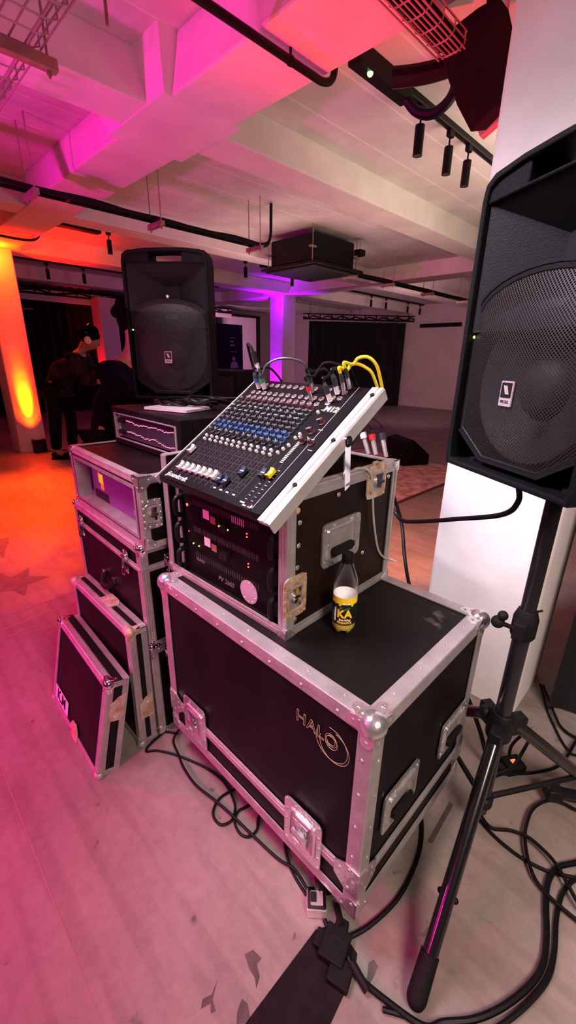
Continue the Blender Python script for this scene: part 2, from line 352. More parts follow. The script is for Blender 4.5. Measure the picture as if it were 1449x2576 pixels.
# loose floor tape running out from under the big case
decal('floor_tape', [(.585, .375), (.535, .405), (.30, .405), (.05, .385), (.05, .225), (.36, .245), (.43, .27), (.545, .285), (.575, .30)], 'tape', 'wide strip of black floor tape running towards the viewer', 'tape', z=.0012)
for poly, lab in (([(.372, .497), (.392, .490), (.398, .462), (.382, .462), (.372, .44), (.352, .43), (.362, .446), (.363, .47)], 'fish-shaped torn tape mark, uppermost of the three on the pink floor'),
                  ([(.296, .507), (.268, .488), (.262, .468), (.252, .472), (.262, .486), (.240, .494), (.252, .505), (.272, .496)], 'forked torn tape mark, leftmost of the three on the pink floor'),
                  ([(.318, .441), (.322, .425), (.312, .405), (.296, .408), (.284, .418), (.296, .432)], 'rounded torn tape mark, lowest of the three on the pink floor'),
                  ([(.515, .54), (.512, .525), (.49, .522), (.458, .52), (.452, .53), (.48, .534), (.50, .545)], 'small torn tape scrap between the big case corner and the tripod foot'),
                  ([(1.118, .315), (1.112, .300), (.95, .292), (.945, .306)], 'long thin tape strip on the floor beside the right handle of the big case')):
    if 'big case corner' in lab: poly = [(x+.08, y-.275) for x, y in poly]
    decal('tape_scrap', poly, 'stain', lab, 'tape mark', 'torn tape marks on the floor')
# far end of the room: hung drapes, partition, banner, shelf
def drape(name, p0, p1, z0, z1, amp, waves, lab):
    p0 = Vector((*p0, 0)); p1 = Vector((*p1, 0)); d = p1-p0; s = Vector((-d.y, d.x, 0)).normalized(); n = waves*8; vs = []; fs = []
    for i in range(n+1):
        p = p0+d*i/n + s*amp*math.sin(2*PI*i/8)
        vs += [(p.x, p.y, z0), (p.x, p.y, z1)]
    for i in range(n): fs.append((2*i, 2*i+2, 2*i+3, 2*i+1))
    return tag(MB().add(vs, fs).build(name, 'drape', None), lab, 'curtain', 'black stage drapes')
drape('stage_curtain', (12.3, 7.35), (9.98, 9.17), .01, 2.42, .05, 12, 'black drape hanging in the far corner right of the purple column')
drape('stage_curtain', (.4, 11.9), (8.9, 11.95), .01, 2.62, .06, 40, 'long black drape behind the orange column and the two people')
drape('side_curtain', (1.78, .20), (2.35, -.35), .01, 1.9, .02, 4, 'black drape at the right edge behind the speaker stand')
def pipe_rail(name, p0, p1, lab, wraps=10):
    t = thing(name, lab, 'rail'); b = MB(); b.cyl(p0, p1, .022, n=10); b.cyl((p0[0], p0[1], p0[2]+.13), (p1[0], p1[1], p1[2]+.13), .016, n=10)
    p0 = Vector(p0); p1 = Vector(p1)
    for i in range(wraps):
        q = p0+(p1-p0)*(i+.5)/wraps; b.box(q.x-.012, q.x+.012, q.y-.012, q.y+.012, q.z-.02, q.z+.15)
    b.build('rail_tubes', 'blackmetal', t)
    c = MB(); k = [p0+(p1-p0)*i/24+Vector((0, 0, .05+.035*math.sin(i*2.1))) for i in range(25)]; c.tube(smooth_path(k, 3), .02, 6); c.build('tied_cable', 'cable', t)
    h = MB()
    for i in (0.06, .5, .94):
        q = p0+(p1-p0)*i; h.cyl(q+Vector((0, 0, .13)), (q.x, q.y, 2.93), .006, n=6)
    h.build('hanger_rod', 'blackmetal', t)
    return t
pipe_rail('curtain_rail', (12.5, 7.2, 2.48), (9.85, 9.3, 2.48), 'black rail with tied cables above the far corner drape')
pipe_rail('curtain_rail', (1.2, 11.7, 2.70), (9.2, 11.8, 2.70), 'long black rail with tied cables in front of the back wall', 26)
o = MB().box(1.2, 9.2, 11.82, 11.88, 2.56, 2.80).build('wall_trunking', 'panelwhite', None, smooth=False, bevel=.01); tag(o, 'pale cable trunking hung behind the long back rail', 'trunking')
t = thing('partition', 'pale tall partition panel left of the purple column', 'partition', (9.0, 12.2, 0))
MB().box(0, 1.55, 0, .06, .02, 2.66).build('panel', 'panelwhite', t, smooth=False, bevel=.005)
MB().box(1.55, 1.72, -.02, .08, 0, 2.70).build('edge_post', 'dark', t, smooth=False); MB().box(-.05, 1.72, -.02, .08, 2.66, 2.74).build('top_rail', 'dark', t, smooth=False)
t = thing('pull_up_banner', 'black pull-up banner with white text and portrait beside the left speaker', 'banner', (5.55, 7.95, 0))
MB().box(0, .92, 0, .012, .06, 2.06).build('printed_sheet', 'banner', t, smooth=False); MB().box(-.02, .94, -.08, .10, 0, .07).build('base', 'blackmetal', t, smooth=False, bevel=.01)
M_ = lambda x, z: frame((x, -.002, z), (1, 0, 0), (0, 0, 1))
b = MB()
for (x0, w, z, h) in ((.56, .16, 1.78, .018), (.56, .11, 1.70, .03), (.56, .14, 1.62, .035), (.56, .22, 1.50, .012), (.56, .15, .98, .02), (.56, .2, .93, .012)):
    for q in range(5): b.box(x0+w*q/5, x0+w*(q+.78)/5, 0, h, 0, .002, M_(0, z))
b.build('text_lines', 'grid', t)
b = MB(); b.prism(circ(.045, 16, .66, 1.36), 0, .002, M_(0, 0)); b.prism([(.56, 1.16), (.78, 1.16), (.77, 1.25), (.71, 1.30), (.62, 1.30), (.575, 1.26)], 0, .002, M_(0, 0)); b.build('portrait', 'grid', t)
o = MB().box(12.5, 12.6, 5.75, 7.0, 2.3, 2.40).build('wall_bracket', 'blackmetal', None, smooth=False); tag(o, 'black bar fixed high on the far right wall', 'bar')
t = thing('area_rug', 'faded red patterned rug on the floor behind the open rack', 'rug', (4.3, 3.1, 0))
MB().box(-1.5, 1.42, -.95, .95, .0, .012).build('pile', 'rug', t, smooth=False, bevel=.004)
MB().ring([(-1.53, -.985), (1.45, -.985), (1.45, .985), (-1.53, .985)], [(-1.5, -.95), (1.42, -.95), (1.42, .95), (-1.5, .95)], 0, .010).build('border', 'knobred', t, smooth=False)
t = thing('stage_monitor', 'black wedge monitor speaker on the far edge of the rug', 'speaker', (5.30, 3.15, .012), -.5)
MB().prism([(0, 0), (.42, 0), (.42, .14), (.14, .36), (0, .33)], -.25, .25, frame((0, 0, 0), (1, 0, 0), (0, 0, 1))).build('cabinet', 'spk', t, bevel=.012)
MB().prism(rrect(.42, .26, .02), 0, .004, frame((.285, 0, .252), (0, 1, 0), (-.786, 0, .618))).build('grille', 'hole', t)
t = thing('light_stand', 'thin T-shaped stand in front of the dark drape at left', 'stand', (2.85, 10.9, 0))
MB().cyl((0, 0, 0), (0, 0, 2.28), .016).build('pole', 'bronze', t); MB().cyl((-.28, .1, 2.28), (.28, -.1, 2.28), .014).build('crossbar', 'bronze', t)
b = MB()
for k in range(3): b.cyl((0, 0, .35), (.35*math.cos(k*2.1), .35*math.sin(k*2.1), .01), .01)
b.build('base', 'blackmetal', t)

# ================================================================== flight case hardware
def edge(b, A, B, a, c, w, t=.003):
    A, B, a, c = Vector(A), Vector(B), Vector(a), Vector(c)
    h = [(w, 0), (w, -t), (.74*w, -t-.0013), (.62*w, -t), (.5*w, -t-.0013), (.38*w, -t), (.22*w, -t-.001), (.1*w, -t), (-.3*t, -t)]
    pr = h + [(q, p) for p, q in h[::-1]] + [(.0, .0)]
    n = len(pr); vs = [tuple(P+a*p+c*q) for P in (A, B) for p, q in pr]
    b.add(vs, [list(range(n))[::-1], list(range(n, 2*n))]+[(i, (i+1) % n, n+(i+1) % n, n+i) for i in range(n)])
def edges(b, L, W, z0, z1, w, skip=()):
    X, Y, Z = Vector((1, 0, 0)), Vector((0, 1, 0)), Vector((0, 0, 1))
    for i, x in ((0, 0), (1, L)):
        sx = X if i == 0 else -X
        for j, y in ((0, 0), (1, W)):
            sy = Y if j == 0 else -Y
            if ('v', i, j) not in skip: edge(b, (x, y, z0), (x, y, z1), sx, sy, w)
        for k, z in ((0, z0), (1, z1)):
            if ('y', i, k) not in skip: edge(b, (x, 0, z), (x, W, z), sx, Z if k == 0 else -Z, w)
    for j, y in ((0, 0), (1, W)):
        for k, z in ((0, z0), (1, z1)):
            if ('x', j, k) not in skip: edge(b, (0, y, z), (L, y, z), Y if j == 0 else -Y, Z if k == 0 else -Z, w)
CLOVER = [(-.06, -.06), (.62, -.06), (.92, .04), (1.02, .2), (.98, .38), (.82, .46), (.62, .44), (.44, .62), (.46, .82), (.38, .98), (.2, 1.02), (.04, .92), (-.06, .62)]
def ball_corner(b, P, a, c, d, r, s, t=.005):
    """sphere plus three lobed plates with rivets; a, c, d point inwards along the edges"""
    P, a, c, d = Vector(P), Vector(a), Vector(c), Vector(d)
    b.sph(P+(a+c+d)*r*.38, r, 12)
    for (e, f, g) in ((a, c, d), (c, d, a), (d, a, c)):
        M = Matrix(((e.x, f.x, -g.x, P.x), (e.y, f.y, -g.y, P.y), (e.z, f.z, -g.z, P.z), (0, 0, 0, 1)))
        b.prism([(p*s, q*s) for p, q in CLOVER], .001, t, M)
        for (p, q) in ((.8, .24), (.24, .8), (.55, .12), (.12, .55)): b.sph((p*s, q*s, t), s*.07, 5, (1, 1, .5), M)
def flat_corner(b, P, a, c, d, s, t=.0045):
    P, a, c, d = Vector(P), Vector(a), Vector(c), Vector(d)
    for (e, f, g) in ((a, c, d), (c, d, a), (d, a, c)):
        M = Matrix(((e.x, f.x, -g.x, P.x), (e.y, f.y, -g.y, P.y), (e.z, f.z, -g.z, P.z), (0, 0, 0, 1)))
        b.prism([(-t, -t), (s, -t), (s*1.05, s*.2), (s*.9, s*.42), (s*.42, s*.9), (s*.2, s*1.05), (-t, s)], .001, t, M)
        for (p, q) in ((.75, .2), (.2, .75)): b.sph((p*s, q*s, t), s*.09, 5, (1, 1, .5), M)
def corners(L, W, z0, z1):
    X, Y, Z = Vector((1, 0, 0)), Vector((0, 1, 0)), Vector((0, 0, 1))
    return [((x, y, z), X*(1 if x == 0 else -1), Y*(1 if y == 0 else -1), Z*(1 if z == z0 else -1)) for x in (0, L) for y in (0, W) for z in (z0, z1)]
def butterfly(parent, M, w=.12, h=.155, m='zinc', name='butterfly_latch'):
    b = MB(M)
    b.prism(rrect(w, h, .018), .001, .0045)
    b.ring(rrect(w*.74, h*.68, .014), rrect(w*.62, h*.58, .012), .004, .0075)
    for sx in (-1, 1):
        for q in (-.44, -.22, .0, .22, .44): b.sph((sx*w*.43, q*h, .0045), .0042, 5, (1, 1, .6))
    for sy in (-1, 1):
        for q in (-.18, .18): b.sph((q*w, sy*h*.43, .0045), .0042, 5, (1, 1, .6))
    o = b.build(name, m, parent)
    b = MB(M); b.prism(rrect(w*.62, h*.58, .012), .0042, .0052); b.build('recess', 'dullsteel', o)
    b = MB(M); b.cyl((0, 0, .005), (0, 0, .013), w*.17, n=18); b.prism(rrect(w*.42, h*.09, .005), .012, .018); b.prism(rrect(w*.14, h*.42, .006, 5, w*.1, .0), .006, .012)
    b.prism([(-w*.2, h*.24), (w*.2, h*.24), (w*.12, h*.12), (-w*.12, h*.12)], .005, .012); b.build('twist_handle', 'chrome', o)
    return o
def dish_handle(parent, M, w=.16, h=.11, m='zinc'):
    b = MB(M); b.ring(rrect(w, h, .016), rrect(w*.72, h*.66, .01), .001, .006)
    b.ring(rrect(w*.78, h*.72, .012), rrect(w*.70, h*.62, .01), .004, .011)
    for sx in (-1, 1):
        for q in (-.36, 0, .36): b.sph((sx*w*.43, q*h, .006), .0045, 5, (1, 1, .6))
    for sy in (-1, 1):
        for q in (-.22, .22): b.sph((q*w, sy*h*.41, .006), .0045, 5, (1, 1, .6))
    o = b.build('recessed_handle', m, parent)
    MB(M).prism(rrect(w*.72, h*.66, .01), .0008, .0022).build('dish', 'dullsteel', o)
    b = MB(M); b.prism(rrect(w*.56, h*.2, h*.09, 6, 0, -h*.17), .008, .016); b.build('grip', 'rubber', o)
    return o
def caster(parent, x, y, z, a=0.0):
    b = MB(Matrix.Translation((x, y, z)) @ Matrix.Rotation(a, 4, 'Z'))
    b.box(-.045, .045, -.045, .045, -.006, 0); b.cyl((0, 0, -.006), (0, 0, -.022), .028)
    for s in (-1, 1): b.prism([(-.02, -.02), (.03, -.02), (.045, -.09), (.015, -.09)], s*.022-.002, s*.022+.002, frame((0, 0, 0), (1, 0, 0), (0, 0, 1)))
    o = b.build('caster', 'zinc', parent)
    b = MB(Matrix.Translation((x, y, z)) @ Matrix.Rotation(a, 4, 'Z'))
    b.lathe([(.012, -.017), (.046, -.017), (.05, -.010), (.05, .010), (.046, .017), (.012, .017)], 24, frame((.03, 0, -.08), (1, 0, 0), (0, 0, 1)))
    b.build('wheel', 'rubber', o)
    return o

# ------------------------------------------------------------------ the big trunk with the ring logo
HL, HW = .544, .817
tr = thing('road_trunk', 'large black road trunk with aluminium edges and HALO ring logo', 'road case', (.5726, .3192, 0), .0052)
Z0, Z1 = .13, .732; ZS = .250
b = MB(); b.box(.002, HL-.002, .002, HW-.002, Z0+.002, Z1-.012); b.build('panel', 'lam', tr, smooth=False)
MB().box(.001, HL-.001, .001, HW-.001, Z1-.012, Z1-.0005).build('lid_top', 'lamtop', tr, smooth=False)
b = MB(); edges(b, HL, HW, Z0, Z1, .036); b.build('edge_trim', 'alu', tr)
b = MB()
for (M, w) in ((FR(HW/2, ZS), HW), (SD(HL/2, ZS), HL), (frame((HL, HW/2, ZS), (0, 1, 0), (0, 0, 1)), HW), (frame((HL/2, HW, ZS), (-1, 0, 0), (0, 0, 1)), HL)):
    b.box(-w/2, w/2, -.019, .019, .0005, .0035, M); b.box(-w/2, w/2, -.004, .004, .003, .005, M); b.box(-w/2, w/2, .012, .015, .003, .0045, M)
b.build('seam_band', 'alu', tr, smooth=False)
for k, (P, a, c, d) in enumerate(corners(HL, HW, Z0, Z1)):
    if P[2] == Z1:
        b = MB(); ball_corner(b, P, a, c, d, .029, .064); b.build('ball_corner', 'zinc', tr)
    else:
        b = MB(); flat_corner(b, P, a, c, d, .05); b.build('corner_plate', 'zinc', tr)
for y in (0, HW):
    for x in (0, HL):
        b = MB(); sx = 1 if x == 0 else -1; sy = 1 if y == 0 else -1
        for M in (frame((x, y, ZS), (0, sy, 0), (0, 0, 1)), frame((x, y, ZS), (sx, 0, 0), (0, 0, 1))):
            n = Vector((M[0][2], M[1][2], M[2][2])); out = Vector((-sx, 0, 0)) if abs(n.x) > .5 else Vector((0, -sy, 0))
            fl = 1 if n.dot(out) > 0 else -1
            lo, hi = sorted((fl*.003, fl*.0062))
            b.prism([(-.004, -.045), (.036, -.045), (.066, -.022), (.066, .022), (.036, .04), (-.004, .04)], lo, hi, M)
            for p, q in ((.05, .012), (.05, -.012), (.024, .03), (.024, -.033), (.01, .0)): b.sph((p, q, fl*.0062), .0042, 5, (1, 1, .6), M)
        b.build('seam_plate', 'zinc', tr)
for y in (.665, .172): butterfly(tr, FR(y, Z0+.118, -.003), .128, .165)
for x in (.15, .437): dish_handle(tr, SD(x, Z0+.275, -.0015), .16, .125)
for x, y in ((.09, .10), (.09, HW-.10), (HL-.09, .10), (HL-.09, HW-.10)): caster(tr, x, y, Z0, .6 if y > .4 else 2.6)
b = MB()
for i in range(7):
    for (x, y, z) in ((.02, .09+i*.105, Z1+.003), (-.003, .09+i*.105, Z1-.02)): b.sph((x, y, z), .0042, 5, (1, 1, 1))
for i in range(4):
    for z in (Z1+.003,): b.sph((.1+i*.115, .02, z), .0042, 5)
    b.sph((-.003, .02, Z0+.2+i*.1), .0042, 5); b.sph((.02, -.003, Z0+.2+i*.1), .0042, 5)
b.build('rivets', 'dullsteel', tr)
text('logo_lettering', 'HALO', .047, FR(.146, Z0+.485, -.003), 'logo', tr, outline=.0006, sx=.95, space=1.05)
b = MB()
for (cy, cz, r, a0, a1) in ((.100, .478, .044, -3.6, 1.75), (.092, .474, .041, -3.4, 1.5), (.1005, .482, .017, 0, 6.283)):
    pts = [(-.0035, cy-r*math.cos(a0+(a1-a0)*i/40), Z0+cz+r*math.sin(a0+(a1-a0)*i/40)) for i in range(41)]; b.tube(pts, .0007, 5)
b.build('logo_ring', 'logo', tr)

# ------------------------------------------------------------------ open rack case with tilted mixer on top
RL, RW, RH = .469, .54, .386
RLOC, RRZ = Vector((.638, .634, .7345)), .019
rk = thing('rack_case', 'open dark brown rack case with aluminium edges standing on the trunk', 'rack case', RLOC, RRZ)
b = MB(); b.box(.001, RL-.001, .001, .011, .001, RH-.002); b.build('side_panel', 'brownlam', rk, smooth=False)
b = MB(); b.box(.001, RL-.001, RW-.011, RW-.001, .001, RH-.002); b.build('side_panel', 'brownlam', rk, smooth=False)
MB().box(.001, RL-.001, .011, RW-.011, .001, .011).build('bottom_panel', 'brownlam', rk, smooth=False)
MB().box(RL-.011, RL-.001, .011, RW-.011, .011, RH-.002).build('back_panel', 'brownlam', rk, smooth=False)
b = MB(); edges(b, RL, RW, 0, RH, .026, skip=(('y', 0, 1),)); b.build('edge_trim', 'alu', rk)
for (P, a, c, d) in corners(RL, RW, 0, RH):
    if not (P[0] == 0 and P[2] == RH): b = MB(); flat_corner(b, P, a, c, d, .026, .005); b.build('corner_plate', 'zinc', rk)
b = MB()
for y in (.028, RW-.046): b.box(.022, .026, y, y+.018, .012, RH-.05)
b.build('rack_strip', 'alu', rk, smooth=False)
dish_handle(rk, SD(.205, .213, -.0005), .165, .125)
butterfly(rk, SD(.024, .115, -.003), .082, .115, 'rust', 'rusty_latch')
lt = butterfly(rk, SD(.352, .348, -.003), .095, .095, 'rust', 'rusty_latch')
b = MB(SD(.345, RH+.008)); b.ring(rrect(.028, .024, .006), rrect(.014, .012, .004), .0, .006); b.build('hook_keeper', 'rust', rk)
o = MB(SD(.033, .337)).sph((0, 0, 0), .0085, 8, (1, 1, .35)).build('copper_plug', 'copper', rk)
b = MB()
for x, z in ((.041, .305), (.039, .246), (.036, .188), (.032, .042), (.187, .343), (.319, .135), (.425, .347)):
    b = MB(); b.sph((x, 0, z), .0068, 8, (1, .45, 1)); b.build('rivet', 'zinc', rk)
for x, y in ((.05, .05), (.05, RW-.05), (RL-.05, .05), (RL-.05, RW-.05)): b = MB(); b.cyl((x, y, .0), (x, y, -.0022), .018); b.build('foot', 'rubber', rk)

# tilting rails that carry the mixer, in the mixer's own sloping frame
MLOC, MRZ, MT_ = Vector((.564, .646, 1.085)), -.013, -.595
MM = Matrix.Translation(MLOC) @ Matrix.Rotation(MRZ, 4, 'Z') @ Matrix.Rotation(MT_, 4, 'Y')
RM = Matrix.Translation(RLOC) @ Matrix.Rotation(RRZ, 4, 'Z')
LM = RM.inverted() @ MM
def rail(y0, sgn):
    b = MB(LM); pr = [(0, 0), (.005, 0), (.010, -.003), (.010, -.028), (.006, -.028), (.006, -.012), (0, -.012)] if sgn > 0 else [(0, 0), (.006, 0), (.006, -.004), (.010, -.004), (.010, .0015), (.018, .0015), (.018, -.004), (.022, -.004), (.022, .0), (.032, .0), (.036, -.004), (.036, -.034), (.031, -.034), (.031, -.012), (0, -.012)]
    _ = [(0, 0), (.008, 0), (.008, -.004), (.014, -.004), (.014, .002), (.024, .002), (.024, -.004), (.030, -.004), (.030, .001), (.042, .001), (.046, -.004), (.046, -.05), (.040, -.05), (.040, -.012), (0, -.012)]
    vs = [(x, y0+sgn*p, q) for x in (-.012, .452) for p, q in pr]; n = len(pr)
    b.add(vs, [list(range(n))[::-1], list(range(n, 2*n))]+[(i, (i+1) % n, n+(i+1) % n, n+i) for i in range(n)])
    o = b.build('tilt_rail', 'alub', rk, smooth=False)
    if sgn < 0:
        for x in (.10, .25, .42): b = MB(LM); b.cyl((x, y0+sgn*.020, -.002), (x, y0+sgn*.020, .0035), .0055, n=12); b.build('rail_screw', 'rubber', o)
    return o
rail(-.003, -1); rail(.447, 1)
def strut(y, ym):
    a = LM @ Vector((.272, ym, -.018)); c = Vector((.262, y, .27))
    b = MB(); d = (c-a).normalized(); s = Vector((0, 1, 0)); w = d.cross(s).normalized()
    vs = [a+w*.012-s*.002, a-w*.012-s*.002, c-w*.012-s*.002, c+w*.012-s*.002, a+w*.012+s*.002, a-w*.012+s*.002, c-w*.012+s*.002, c+w*.012+s*.002]
    b.add([tuple(v) for v in vs], [(0, 1, 2, 3), (7, 6, 5, 4), (0, 4, 5, 1), (1, 5, 6, 2), (2, 6, 7, 3), (3, 7, 4, 0)])
    b.cyl(a-s*.004, a+s*.004, .014); b.cyl(a-s*.006, a+s*.006, .005)
    b.build('support_strut', 'chrome', rk)
strut(.026, -.042); strut(RW-.026, .46)

# ------------------------------------------------------------------ power amplifiers in the rack
def amplifier(z, lab, kind):
    t = thing('power_amplifier', lab, 'amplifier', RM @ Vector((.026, .0285, z)), RRZ, group='amplifiers in the open rack')
    H = .0865; W = .483
    MB().box(0, .004, 0, W, 0, H).build('faceplate', 'amp', t, smooth=False, bevel=.0015)
    MB().box(.004, .37, .022, W-.022, .002, H-.002).build('chassis', 'blackmetal', t, smooth=False)
    for y in (.028, W-.028):
        b = MB(); b.tube(smooth_path([(0, y, .012), (-.020, y, .016), (-.026, y, .03), (-.026, y, H-.03), (-.020, y, H-.016), (0, y, H-.012)], 4), .0085, 8); b.build('handle', 'blackmetal', t)
    b = MB()
    for y in (.009, W-.009):
        for zz in (.014, H-.014): b.sph((-.001, y, zz), .0042, 6, (.5, 1, 1))
    b.build('rack_screw', 'chrome', t)
    b = MB()
    n = 44 if kind != 2 else 30
    for i in range(n):
        y = .10+i*(.30/n); b.box(-.0015, 0, y, y+.003, H-.026, H-.008)
    b.build('vent_slots', 'ampgrey', t, smooth=False)
    if kind == 0 or kind == 1:
        MB().box(-.001, 0, .315, .345, .030, .058).build('sticker', 'white', t, smooth=False)
        MB().box(-.001, 0, .285, .310, .024, .046).build('worn_sticker', 'wood', t, smooth=False)
        b = MB()
        for y in (.17, .155): b.cyl((-.012, y+.08, .030), (0, y+.08, .030), .012)
        b.build('level_knob', 'plastic', t)
        b = MB()
        for y in ((.252, .212) if kind == 0 else (.405, .375)): b.sph((-.013 if kind == 0 else -.001, y, .034 if kind == 0 else .016), .0022, 6)
        b.build('signal_light', 'led_y', t)
        b = MB()
        for zz in (.030, .040): b.sph((-.001, .146 if kind == 0 else .142, zz), .0022, 6)
        b.sph((-.002, .425, .052), .005 if kind == 0 else .0022, 6, (.4, 1, 1)); b.build('warning_light', 'led_r', t)
        if kind == 0:
            b = MB()
            for i in range(7): b.box(-.002, 0, .205-i*.008, .208-i*.008, .055, .075)
            b.build('vent_highlight', 'paint', t, smooth=False)
    else:
        text('model_lettering', 'PV 2600', .022, FR(.245, .030, -.0008), 'grid', t, shear=.15)
        b = MB(FR(.142, .040, -.0006)); b.prism(circ(.036, 28), 0, .001); o = b.build('round_sticker', 'pinkstick', t)
        b = MB(FR(.142, .040, -.0006))
        for i in range(7): b.sph((.029*math.cos(i*.62-2.2), .029*math.sin(i*.62-2.2), .001), .0022, 5)
        b.build('sticker_dot', 'white', o)
        text('brand_lettering', 'PEAVEY', .014, FR(.37, .055, -.0008), 'grid', t)
    return t
amplifier(.1885, 'black power amplifier at the top of the open rack with red light', 0)
amplifier(.1005, 'black power amplifier in the middle of the open rack with white sticker', 1)
amplifier(.0125, 'black power amplifier at the bottom of the open rack with round pale sticker', 2)

# ------------------------------------------------------------------ bottle on the trunk
bt = thing('soft_drink_bottle', 'half-empty clear plastic bottle of yellow pineapple drink on the trunk', 'bottle', (.774, .558, .7335))
def petal(r, z, a):
    k = max(0, 1-z/.022); return (r*(1-.13*k*(.5+.5*math.cos(5*a))), z+.012*k*(.5+.5*math.cos(5*a)) if z < .012 else z)
prof = [(.006, .006), (.018, 0), (.026, .006), (.030, .016), (.0312, .026), (.0305, .035), (.0305, .118), (.0318, .128), (.0312, .140), (.0265, .162), (.0185, .185), (.0135, .198), (.0132, .206)]
pm = bpy.data.materials.new('thin_clear_plastic'); pm.use_nodes = True; _n = pm.node_tree.nodes; _l = pm.node_tree.links; _n.remove(_n['Principled BSDF'])
_g = _n.new('ShaderNodeBsdfGlossy'); _g.inputs['Roughness'].default_value = .08; _t = _n.new('ShaderNodeBsdfTransparent'); _f = _n.new('ShaderNodeLayerWeight'); _f.inputs['Blend'].default_value = .16; _x = _n.new('ShaderNodeMixShader')
_l.new(_f.outputs['Facing'], _x.inputs[0]); _l.new(_t.outputs[0], _x.inputs[1]); _l.new(_g.outputs[0], _x.inputs[2]); _l.new(_x.outputs[0], _n['Material Output'].inputs['Surface'])
b = MB(); b.lathe(prof, 40, None, petal, cap=False); b.build('bottle_wall', pm, bt)
b = MB(); b.lathe([(r-.001, z+.0008) for r, z in prof[:6]]+[(.0296, .052)], 40, None, petal, cap=True); b.build('drink', 'juice', bt)
b = MB(); b.lathe([(.0128, .199), (.0152, .199), (.0152, .2045), (.0142, .205), (.0147, .206), (.0147, .2215), (.0135, .2235), (.001, .2235)], 28, None, lambda r, z, a: (r*(1+.02*math.sin(a*14)) if z > .206 else r, z)); b.build('cap', 'rubber', bt)
TH = math.atan2(-.558, -.774)
def wrap(o, r):
    for v in o.data.vertices:
        u, w, h = v.co.x, v.co.y, v.co.z; a = TH+u/r; v.co = ((r+h)*math.cos(a), (r+h)*math.sin(a), w)
    o.data.update()
b = MB(); b.lathe([(.0309, .034), (.0309, .094)], 40, cap=False); lb = b.build('label', 'labelblack', bt)
b = MB(); n = 60; vs = []; fs = []
for i in range(n):
    a = 2*PI*i/n; vs += [(.0311*math.cos(a), .0311*math.sin(a), .112), (.0311*math.cos(a), .0311*math.sin(a), .094+.004*math.sin(i*1.3)+.003*math.sin(i*.55))]
for i in range(n): j = (i+1) % n; fs.append((2*i, 2*i+1, 2*j+1, 2*j))
b.add(vs, fs); b.build('label_top_band', 'labelyellow', lb)
b = MB(); b.lathe([(.0309, .094), (.0309, .112)], 40, cap=False); b.lathe([(.0300, .034), (.0300, .111)], 40, cap=False); b.build('label_inside', 'labelwhite', lb)
def ltext(nm, s, size, u, w, m, sx=1.0, bold=0, shear=0.0, rot=0.0):
    o = text(nm, s, size, Matrix.Translation((u, w, 0)) @ Matrix.Rotation(rot, 4, 'Z'), m, lb, .0004, 0, bold, 'CENTER', shear, sx)
    bm = bmesh.new(); bm.from_mesh(o.data); bmesh.ops.subdivide_edges(bm, edges=[e for e in bm.edges if e.calc_length() > .006], cuts=2); bm.to_mesh(o.data); bm.free()
    wrap(o, .0315)
ltext('label_lettering', 'KA', .031, .001, .066, 'labelyellow', .95, .0012)
ltext('label_lettering', 'Sparkling', .0085, .002, .050, 'labelwhite', 1, .0001, .2)
ltext('label_lettering', 'PINEAPPLE', .0085, .002, .041, 'labelyellow', .95, .0003)
ltext('label_lettering', 'KARIBBEAN', .0075, -.0245, .062, 'labelwhite', 1, .0002, 0, PI/2)
o = MB().prism([(-.01, .0805), (.004, .0785), (.014, .082), (.016, .086), (.006, .0835), (-.008, .0865), (-.013, .084)], 0, .0004).build('label_leaf', 'labelgreen', lb); wrap(o, .0313)

# ------------------------------------------------------------------ cases stacked at the left
def drop_latch(parent, M):
    b = MB(M); b.prism(rrect(.04, .05, .006, 4, 0, .02), 0, .003); b.prism(rrect(.03, .03, .006, 4, 0, -.03), .0, .003); b.prism(rrect(.02, .06, .005), .004, .010)
    b.cyl((-.016, .02, .008), (.016, .02, .008), .006); b.tube([(-.010, .018, .010), (-.011, -.045, .016), (.011, -.045, .016), (.010, .018, .010)], .0025, 6)
    for p, q in ((-.014, .036), (.014, .036), (-.01, -.04), (.01, -.04)): b.sph((p, q, .003), .003, 5)
    b.build('drop_latch', 'chrome', parent)
def stack_case(z0, z1, lab, lid):
    t = thing('equipment_case', lab, 'road case', (.552, 1.237, z0), -.035); L, W, H = .5, .636, z1-z0
    MB().box(.002, L-.002, .002, W-.002, .002, H-.002).build('panel', 'lam', t, smooth=False)
    b = MB(); edges(b, L, W, 0, H, .026); b.build('edge_trim', 'alu', t)
    for (P, a, c, d) in corners(L, W, 0, H):
        b = MB(); ball_corner(b, P, a, c, d, .016, .036) if lid else flat_corner(b, P, a, c, d, .04, .006); b.build('corner_plate', 'zinc' if not lid else 'chrome', t)
    if lid:
        b = MB()
        for (M, w) in ((FR(W/2, H-.082), W), (SD(L/2, H-.082), L)):
            b.box(-w/2, w/2, -.012, .012, .001, .004, M); b.box(-w/2, w/2, -.002, .002, .003, .006, M)
        b.build('seam_band', 'alu', t, smooth=False)
        for y in (.551, .107): drop_latch(t, FR(y, H-.086, -.005))
        b = MB(); 
        for y in (.365, .275): b.prism(rrect(.022, .028, .004), 0, .008, FR(y, H-.235, 0))
        o = b.build('handle_bracket', 'chrome', t)
        b = MB(); b.tube(smooth_path([(-.006, .372, H-.24), (-.02, .35, H-.262), (-.024, .32, H-.268), (-.02, .29, H-.262), (-.006, .268, H-.24)], 4), .012, 8); b.build('carry_handle', 'rubber', t)
        drop_latch(t, SD(.10, H-.086, -.005))
    else:
        drop_latch(t, SD(.07, H-.05, -.005))
    return t
stack_case(0, .405, 'lowest black case of the left stack, hidden behind the leaning lids', False)
stack_case(.405, .808, 'middle black case of the left stack with shiny drop latches', True)
AL, AW, AH = .5, .645, .24
